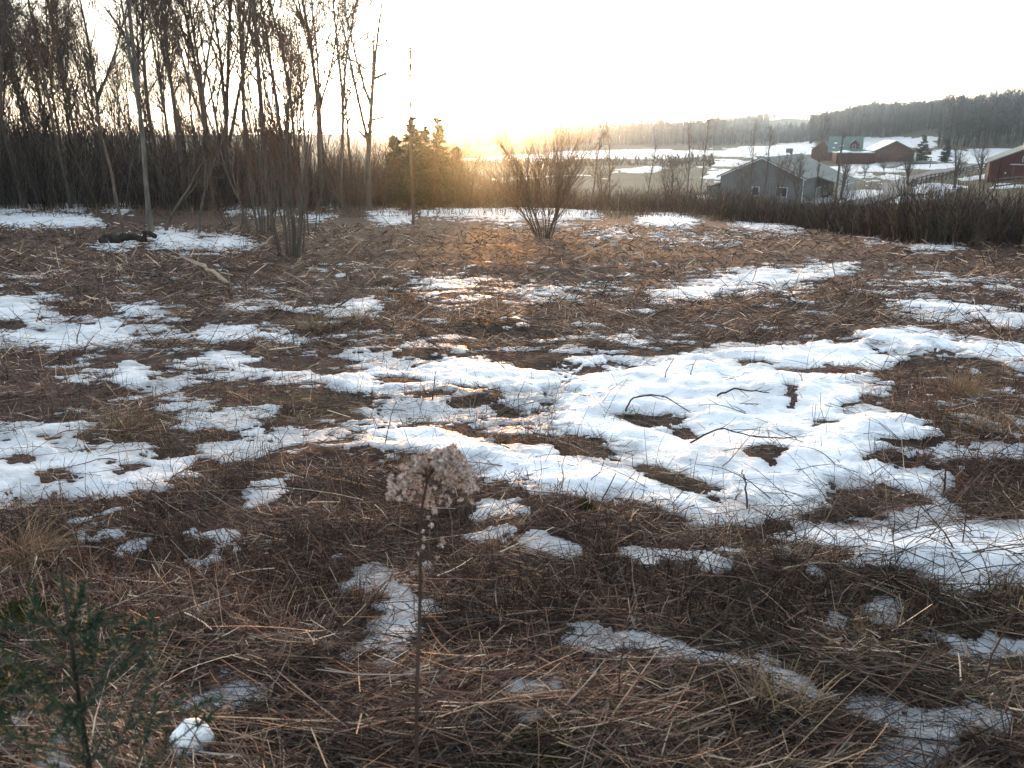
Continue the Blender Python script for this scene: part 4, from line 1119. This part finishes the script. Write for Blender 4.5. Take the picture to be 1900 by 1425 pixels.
# ------------------------------------------------------------------ near things in the foreground
M_stalk = mat_noise('dead_stalk', (.035, .022, .018), (.075, .046, .036), 20.0, stretch=(1, 1, .2))
M_sapling = mat_noise('sapling_needles', (.013, .031, .019), (.030, .057, .032), 30.0, rough=.6)
M_fluff = mat_noise('seed_fluff', (.21, .14, .115), (.68, .57, .505), 130.0, rough=.95, spec=.05)
M_moss = mat_noise('moss', (.032, .036, .010), (.085, .080, .022), 18.0, rough=1.0, spec=.05)
M_tan = mat_noise('tan_grass', (.7, .7, .7), (1.2, 1.2, 1.2), 12.0, attr=True)
M_rot = mat_noise('rotten_bark', (.016, .013, .011), (.05, .042, .036), 9.0, bump=1.0, bscale=20)
M_pale = mat_noise('stripped_wood', (.22, .165, .12), (.40, .32, .25), 14.0, bump=.6, stretch=(.25, 1, 1))
def pt(px, py, d):
    s, e = px_dir(px, py); return np.array([float(s)*d, d, CAMZ+float(e)*d])
def spline(pts, n):
    p = np.array(pts, float); u = np.linspace(0, len(p)-1, n); i = np.minimum(u.astype(int), len(p)-2); w = (u-i)[:, None]
    c = p[i]*(1-w)+p[i+1]*w
    for _ in range(3): c[1:-1] = (c[:-2]+2*c[1:-1]+c[2:])/4
    return c

def build_goldenrod():
    g = np.random.default_rng(21); d = 1.5
    top = pt(800, 868, d); foot = np.array([pt(772, 1425, d)[0]-.01, d, float(H(pt(772, 1425, d)[0], d))])
    t = thing('goldenrod_stalk', 'tall dead flower stalk with fluffy pinkish seed head in the near foreground', 'dead plant', foot)
    P = spline([foot-[0, 0, .03], pt(772, 1300, d), pt(781, 1100, d), pt(779, 960, d), pt(790, 905, d), top, pt(835, 842, d)], 26)
    V, F = tubes((P-foot)[None], np.linspace(.0050, .0018, 26)[None], 7)
    link('stem', mesh_np('stem', V, F, M_stalk), t)
    # panicle branches, drooping outwards
    tips = [(725, 918, -.01), (745, 890, .02), (760, 865, -.03), (790, 850, .03), (842, 838, .0), (850, 850, -.03), (868, 880, .02), (876, 902, -.02), (858, 925, .02), (830, 940, -.02),
            (735, 900, -.05), (812, 860, -.05), (845, 905, .05), (770, 905, .05), (800, 945, .03), (885, 928, .0), (822, 885, -.03), (755, 930, .03)]
    BP = []
    for i, (x, y, dy) in enumerate(tips):
        a = P[int(np.clip(17+g.integers(0, 8), 0, 25))]; b = pt(x, y, d+dy)
        m = (a+b)/2+np.array([0, 0, .022+.01*g.random()])
        BP.append(spline([a, m, b], 7)-foot)
    BP = np.array(BP); V, F = tubes(BP, np.linspace(.0016, .0006, 7)[None]*np.ones((len(BP), 1)), 4)
    link('panicle', mesh_np('panicle', V, F, M_stalk), t)
    # fluffy seed heads along the branches
    n = 430; bi = g.integers(0, len(BP), n); u = (.25+.75*g.random(n)**.7)*6; i = np.minimum(u.astype(int), 5); w = (u-i)[:, None]
    c = BP[bi, i]*(1-w)+BP[bi, i+1]*w+g.normal(size=(n, 3))*np.array([.0085, .008, .0065])
    side = np.array([pt(x, y, d)-foot for x, y in [(783, 985), (786, 1000), (783, 1015), (779, 1025), (820, 1000), (818, 1012), (823, 1006), (812, 1035), (795, 960), (800, 975), (742, 925), (730, 922)]])
    c = np.concatenate([c, side]); n = len(c); nb = 20
    r = .0043*(.7+.6*g.random(n))
    q = g.normal(size=(n, nb, 3)); q[..., 2] += .5; q /= np.linalg.norm(q, axis=2, keepdims=True)
    Q = np.stack([np.repeat(c[:, None], nb, 1), c[:, None]+q*r[:, None, None]*1.35], 2).reshape(-1, 2, 3)
    V1, F1 = ribbons(Q, np.tile([[.0004, .0016]], (n*nb, 1)), g.normal(size=(n*nb, 3)))
    o = np.array([(1, 0, 0), (-1, 0, 0), (0, 1, 0), (0, -1, 0), (0, 0, 1), (0, 0, -1)], float)
    V2 = (c[:, None]+o[None]*(r*.55)[:, None, None]).reshape(-1, 3)
    f = np.array([(0, 2, 4), (2, 1, 4), (1, 3, 4), (3, 0, 4), (2, 0, 5), (1, 2, 5), (3, 1, 5), (0, 3, 5)])
    F2 = (f[None]+6*np.arange(n)[:, None, None]).reshape(-1, 3)
    link('seed_heads', mesh_np('seed_heads', np.concatenate([V1, V2]), [F1, F2+len(V1)], M_fluff, False), t)
    LP = np.array([spline([pt(781, 1065, d), pt(760, 1090, d+.02), pt(740, 1110, d+.03)], 6), spline([pt(779, 1040, d), pt(796, 1025, d), pt(818, 1006, d)], 6), spline([pt(779, 1150, d), pt(800, 1135, d-.03), pt(812, 1120, d-.04)], 6)])-foot
    V, F = tubes(LP, np.linspace(.0016, .0007, 6)[None]*np.ones((3, 1)), 4); link('side_shoots', mesh_np('side_shoots', V, F, M_stalk), t)
build_goldenrod()

def build_sapling():
    g = np.random.default_rng(31); d = 1.08
    apex = pt(114, 1058, d); foot = np.array([pt(128, 1425, d)[0], d, float(H(pt(128, 1425, d)[0], d))])
    t = thing('spruce_sapling', 'small dark green spruce sapling close by in the bottom left corner', 'spruce', foot)
    P = spline([foot-[0, 0, .03], (foot*2+apex)/3+[.008, 0, 0], (foot+apex*2)/3, apex], 20)-foot
    V, F = tubes(P[None], np.linspace(.009, .0022, 20)[None], 7); link('trunk', mesh_np('trunk', V, F, M_rot), t)
    hz = P[-1, 2]
    axes = [P[12:]]; BP = []
    for z, k, L in [(hz-.12, 3, .10), (hz-.19, 4, .16), (hz-.27, 5, .22), (hz-.36, 5, .27), (hz-.46, 5, .32), (hz-.58, 6, .37), (hz-.72, 6, .42)]:
        a0 = g.random()*6.28
        for i in range(k):
            a = a0+i*6.283/k+g.normal()*.2; l = L*(.75+.4*g.random())
            u = np.linspace(0, 1, 7); el = .95+.15*g.normal()
            BP.append(np.stack([np.interp(z, P[:, 2], P[:, 0])+np.cos(a)*l*u*math.cos(el)*1.15, np.interp(z, P[:, 2], P[:, 1])+np.sin(a)*l*u*math.cos(el)*1.15, z+g.normal()*.01+l*(math.sin(el)*u*.72-.10*u*u)], -1))
    BP = np.array(BP)
    S, SR = grow(BP, np.full(BP.shape[:2], .0016), 3, .25, .95, .075, .75, 4, up=.05, wob=.05, rfac=.8, rtip=.5, rmin=.0008, g=g, taper_len=.5)
    V, F = join([tubes(BP, np.linspace(.0026, .0011, 7)[None]*np.ones((len(BP), 1)), 4), tubes(S, SR, 3)])
    link('branches', mesh_np('branches', V, F, M_bark), t)
    def needles(A, per, ln):
        N, K, _ = A.shape; m = N*per; bi = np.repeat(np.arange(N), per); u = g.random(m)*(K-1); i = np.minimum(u.astype(int), K-2); w = (u-i)[:, None]
        p = A[bi, i]*(1-w)+A[bi, i+1]*w; T = A[bi, i+1]-A[bi, i]; T /= np.linalg.norm(T, axis=1, keepdims=True)+1e-9
        q = g.normal(size=(m, 3)); q -= (q*T).sum(1, keepdims=True)*T; q /= np.linalg.norm(q, axis=1, keepdims=True)
        dd = T*.65+q*.76; Q = np.stack([p, p+dd*(ln*(.7+.5*g.random(m)))[:, None]], 1)
        return ribbons(Q, np.tile([[.0008, .0003]], (m, 1)), g.normal(size=(m, 3)))
    lead = spline(P[11:], 7)[None]
    V, F = join([needles(BP, 210, .014), needles(S, 75, .012), needles(lead, 330, .013)])
    link('needles', mesh_np('needles', V, F, M_sapling, False), t)
build_sapling()

def build_small_things():
    g = np.random.default_rng(41)
    def gp(px, py):
        s, e = px_dir(px, py); d = CAMZ/(-e-.06)
        for _ in range(4):
            z = float(H(s*d, d)); d = (CAMZ-z)/(-e)
        return np.array([float(s)*d, d, float(H(s*d, d))])
    # lump of snow
    p = gp(342, 1392); t = thing('snow_lump', 'clean white lump of snow beside the spruce sapling', 'snow', p)
    nr, ns = 7, 18; V = []; F = []
    for i in range(nr):
        a = i/(nr-1)
        for j in range(ns):
            th = j*6.283/ns; k = (1-a**2.2)**.6*(1+.22*math.cos(th-.6)+.10*math.sin(3*th)+.05*math.sin(7*th))
            V.append((.066*k*math.cos(th)+.016*a, .062*k*math.sin(th), -.02+.115*a*(1+.14*math.sin(2*th))))
    for i in range(nr-1):
        for j in range(ns): F.append((i*ns+j, i*ns+(j+1) % ns, (i+1)*ns+(j+1) % ns, (i+1)*ns+j))
    link('lump', mesh_np('lump', np.array(V), np.array(F), M_snow), t)
    # moss cushions
    for px, py, a, h, lab in [(45, 1150, .13, .06, 'bright green moss cushion at the left edge behind the sapling'), (1083, 948, .05, .05, 'small dark green moss tuft just below the big snow sheet'), (1000, 1400, .16, .03, 'flat olive moss cushion at the bottom right of the dead flower stalk'), (15, 1270, .11, .04, 'yellowish moss cushion low on the left edge')]:
        p = gp(px, py); t = thing('moss_cushion', lab, 'moss', p, 0, 'moss cushions'); n = 2600
        th = g.random(n)*6.283; q = np.sqrt(g.random(n))*a*(1+.3*np.sin(2*th+px)); x = np.cos(th)*q*1.3; y = np.sin(th)*q
        z = H(x+p[0], y+p[1])-p[2]+h*np.clip(1-(q/a)**2, 0, 1)*(.8+.5*vnoise(x*40, y*40, 3))
        dd = np.stack([x*4, y*4, np.full(n, .6)], -1)+g.normal(size=(n, 3))*.5; dd /= np.linalg.norm(dd, axis=1, keepdims=True)
        Q0 = np.stack([x, y, z-.004], -1); Q = np.stack([Q0, Q0+dd*(.010+.012*g.random(n))[:, None]], 1)
        V, F = ribbons(Q, np.tile([[.0022, .0008]], (n, 1)), g.normal(size=(n, 3))); link('cushion', mesh_np('cushion', V, F, M_moss, False), t)
    # grass tussocks
    for px, py, n, L, lean, lab in [(45, 1040, 420, .22, (.5, -.1), 'pale tan grass tussock leaning right at the left edge'), (1440, 1310, 260, .15, (.1, .0), 'pale grass tuft in the bottom right straw'), (1790, 735, 260, .24, (.2, .1), 'standing tan tussock at the right beside the big snow sheet'), (590, 615, 200, .26, (-.2, 0), 'brown tussock between the left snow patches'),
                                    (660, 598, 160, .26, (.1, 0), 'small tan tussock left of the middle of the field'), (230, 795, 200, .2, (.3, 0), 'low tussock above the wide ragged snow patch'), (1830, 800, 240, .22, (-.3, 0), 'tangled tan tussock near the right edge by thin snow')]:
        p = gp(px, py); t = thing('grass_tussock', lab, 'grass tussock', p, 0, 'grass tussocks'); K = 5
        x = g.normal(size=n)*.06; y = g.normal(size=n)*.05
        dd = np.stack([g.normal(size=n)*.45+lean[0]+x*4, g.normal(size=n)*.4+lean[1]+y*4, np.full(n, .9)], -1); dd /= np.linalg.norm(dd, axis=1, keepdims=True)
        P = np.empty((n, K, 3)); P[:, 0] = np.stack([x, y, H(x+p[0], y+p[1])-p[2]-.01], -1); l = L*(.5+.8*g.random(n))
        for k in range(1, K):
            P[:, k] = P[:, k-1]+dd*(l/(K-1))[:, None]; dd = dd+np.stack([dd[:, 0]*.1, dd[:, 1]*.1, np.full(n, -.22)], -1)+g.normal(size=(n, 3))*.08; dd /= np.linalg.norm(dd, axis=1, keepdims=True)
        w = max(.0016, p[1]*.0003); V, F = ribbons(P, np.linspace(1, .3, K)[None]*np.full((n, 1), w), g.normal(size=(n, 3))+[0, -.6, .4])
        c = np.repeat(cols_of(g, n, (.25, .175, .11), .35, .06), K*2, axis=0); link('blades', mesh_np('blades', V, F, M_tan, False, c), t)
    # sticks, log, dead stems
    def stick(name, lab, pts, r, mat, cat, shoots=0, n=14, tip=.45):
        foot = np.array(pts[0], float); t = thing(name, lab, cat, foot); P = spline(pts, n)-foot
        P[1:-1] += g.normal(size=(n-2, 3))*r*.5
        rad = np.linspace(r, r*tip, n)[None]
        V, F = tubes(P[None], rad, 7); caps = [np.arange(7)[::-1][None], (np.arange(7)+(n-1)*7)[None]]
        link('stem' if cat == 'dead stem' else 'branch', mesh_np(name, V, [F]+caps, mat), t)
        if shoots:
            B, BR = grow(P[None], rad, shoots, .3, .95, np.linalg.norm(P[-1])*.35, .5, 5, up=.03, wob=.1, rfac=.5, rtip=.3, rmin=r*.2, g=g)
            V, F = tubes(B, BR, 4); link('side_twigs', mesh_np('side_twigs', V, F, mat), t)
    up = lambda px, py, h: gp(px, py)+np.array([0, 0, h])
    stick('fallen_log', 'dark rotten log lying at the foot of the slender pale tree', [up(192, 452, .05), up(235, 451, .12), up(290, 450, .16)], .15, M_rot, 'log', 3)
    stick('fallen_branch', 'pale stripped branch lying on the brown slope at left', [up(422, 531, .06), up(385, 511, .14), up(350, 494, .16), up(318, 487, .10)], .035, M_pale, 'branch', 5)
    a = up(470, 470, .02); stick('leaning_stick', 'bare stick leaning against the tall stem clump', [a, a+np.array([.45, .1, .35]), a+np.array([.95, .2, .80])], .028, M_pale, 'stick', 2)
    for px, lab, dx in [(234, 'pale split stem standing left of two before the log', -.05), (243, 'pale split stem leaning right before the log', .22)]:
        a = up(px, 480, 0); stick('splintered_stub', lab, [a-[0, 0, .05], a+[dx*.5, 0, .16], a+[dx, 0, .34]], .022, M_pale, 'dead stem', 0, 6, .6)
    stick('fallen_branch', 'thin grey branch curving across the slope right of the fan shaped shrub', [up(1062, 487, .03), up(1100, 474, .10), up(1140, 462, .18), up(1165, 450, .14)], .024, M_pale, 'branch', 4)
    stick('fallen_branch', 'dark crooked twig lying on the middle of the big snow sheet', [up(1330, 748, .06), up(1365, 740, .09), up(1400, 742, .07), up(1425, 748, .08)], .008, M_stalk, 'branch', 5)
    stick('fallen_branch', 'long dark twig arching over the lower part of the big snow sheet', [up(1280, 838, .06), up(1330, 824, .12), up(1400, 836, .08), up(1490, 830, .07)], .006, M_stalk, 'branch', 8)
    stick('fallen_branch', 'bent twig beside the hole in the big snow sheet', [up(1160, 775, .05), up(1170, 765, .13), up(1230, 766, .14), up(1280, 778, .05)], .007, M_stalk, 'branch', 4)
    stick('fallen_stalk', 'straight pale stem lying in the tangle at lower right', [up(1452, 1075, .05), up(1505, 1074, .08), up(1553, 1074, .07)], .004, M_pale, 'dead stem', 0)
    def stem(px, py, tx, ty, lab, r=.004, k=0, dd=0.0):
        a = gp(px, py); b = pt(tx, ty, a[1]+dd); stick('weed_stalk', lab, [a-[0, 0, .02], (a+b)/2+g.normal(size=3)*.012, b], r, M_stalk, 'dead stem', k, 10)
    stem(1822, 1290, 1887, 1125, 'tall dark stem leaning right near the right edge', .0042)
    stem(1145, 1305, 1158, 1190, 'upright dark stem in the thin icy snow', .0035)
    stem(1490, 1330, 1492, 1395, 'short dark stem poking from bottom right straw', .003)
    stem(1232, 708, 1250, 665, 'left thin upright stem in the top of the big snow sheet', .005)
    stem(1282, 705, 1292, 668, 'right thin upright stem in the top of the big snow sheet', .005)
    stem(1388, 945, 1378, 872, 'brown upright stem at the lower rim of the big snow sheet', .006, 3)
    stem(1752, 920, 1756, 862, 'pale upright stem at the right tip of the big snow sheet', .007, 2)
    stem(420, 905, 423, 862, 'pale upright stem below the wide ragged snow patch', .004)
    stem(800, 745, 808, 690, 'dark upright stem left on the big snow sheet', .005, 3)
    stem(725, 628, 735, 590, 'dark weed stem left of centre in mid field', .006, 4)
    stem(545, 640, 552, 600, 'dark weed stem between the left snow patches', .006, 3)
    stem(140, 640, 150, 600, 'dark weed stem at the left snow patch', .007, 5)
    stem(1005, 1240, 1120, 1140, 'long thin dark stem leaning over the thin icy snow', .003, 3)
    stem(1640, 1290, 1745, 1190, 'curved brown stem leaning right in the bottom right straw', .004, 3)
    # dead leaf
    p = up(285, 1228, .02); t = thing('dead_leaf', 'pale curled dead leaf lying right of the sapling', 'leaf', p)
    u = np.linspace(-1, 1, 7); X, Y = np.meshgrid(u, u); k = np.sqrt(np.clip(1-.8*Y**2, .05, 1)); V = np.stack([X*.018*k, Y*.022, .010*X**2+.006*np.sin(3*Y)+.004], -1).reshape(-1, 3)
    i, j = np.meshgrid(np.arange(6), np.arange(6), indexing='ij'); F = np.stack([i*7+j, i*7+j+1, (i+1)*7+j+1, (i+1)*7+j], -1).reshape(-1, 4); link('blade', mesh_np('blade', V, F, M_pale), t)
    # tangle of arching dry stems over the lower right snow, and scattered loose weeds
    def arch(name, lab, n, x0, x1, y0, y1, L0, L1, rr):
        px = g.uniform(x0, x1, n); py = g.uniform(y0, y1, n); s, e = px_dir(px, py); d = CAMZ/(-e-.06); X = s*d; Y = d
        Z, v_, t_ = surface(X, Y); K = 7; a = g.normal(size=n)*.7+np.pi*(g.random(n) < .5); el = np.abs(g.normal(size=n)*.45)+.15
        dd = np.stack([np.cos(a)*np.cos(el), np.sin(a)*np.cos(el), np.sin(el)], -1); l = g.uniform(L0, L1, n)
        P = np.empty((n, K, 3)); P[:, 0] = np.stack([X, Y, Z-.01], -1)
        for k in range(1, K):
            P[:, k] = P[:, k-1]+dd*(l/(K-1))[:, None]; dd = dd+g.normal(size=(n, 3))*.10+np.array([0, 0, -.10]); dd /= np.linalg.norm(dd, axis=1, keepdims=True)
            P[:, k, 2] = np.maximum(P[:, k, 2], H(P[:, k, 0], P[:, k, 1])+.02)
        Rd = (rr*(.6+.8*g.random(n)))[:, None]*np.linspace(1, .4, K)[None]
        B, BR = grow(P, Rd, 3, .2, .95, .13, .6, 4, up=.02, wob=.15, rfac=.6, rtip=.4, rmin=.0008, g=g)
        V, F = join([tubes(P, Rd, 4), tubes(B, BR, 3)])
        cb = cols_of(g, n, (.12, .078, .056), .45, .08); C = np.concatenate([np.repeat(cb, K*4, axis=0), np.repeat(np.repeat(cb, 3, axis=0), 4*3, axis=0)])
        link(name, mesh_np(name, V, F, M_brush, True, C), None, lab, 'dry stems', None, 'stuff')
    arch('stem_tangle', 'tangle of arching dry stems around the lower right snow patch', 210, 1400, 1990, 920, 1130, .2, .55, .0026)
    arch('stem_tangle', 'loose dry stems arching over the straw at right', 130, 1640, 2050, 680, 900, .2, .5, .003)
    arch('stem_tangle', 'loose dry stems scattered over the near straw', 200, -150, 2050, 960, 1560, .12, .40, .0016)
    arch('stem_tangle', 'loose dry weed stems scattered over the middle of the field', 260, -200, 2100, 520, 950, .15, .4, .003)
    arch('stem_tangle', 'cut brush ends scattered over the far part of the field', 240, -200, 2000, 430, 540, .25, .7, .006)
build_small_things()

# ------------------------------------------------------------------ haze
def build_haze():
    m = bpy.data.materials.new('haze'); m.use_nodes = True; t = m.node_tree; t.nodes.clear()
    o = t.nodes.new('ShaderNodeOutputMaterial'); v = t.nodes.new('ShaderNodeVolumePrincipled')
    v.inputs['Color'].default_value = (.50, .72, 1.0, 1); v.inputs['Density'].default_value = HAZE_DENSITY
    v.inputs['Anisotropy'].default_value = 0.925
    t.links.new(v.outputs[0], o.inputs['Volume'])
    x, y0, y1, z0, z1 = 1400, -1400, 1400, -16, 34
    V = np.array([[a, b, c] for a in (-x, x) for b in (y0, y1) for c in (z0, z1)], float)
    F = np.array([[0, 1, 3, 2], [4, 6, 7, 5], [0, 4, 5, 1], [2, 3, 7, 6], [0, 2, 6, 4], [1, 5, 7, 3]])
    link('haze', mesh_np('haze', V, F, m, False), None, 'thin evening haze filling the air over the field and valley', 'haze', None, 'stuff')
build_haze()
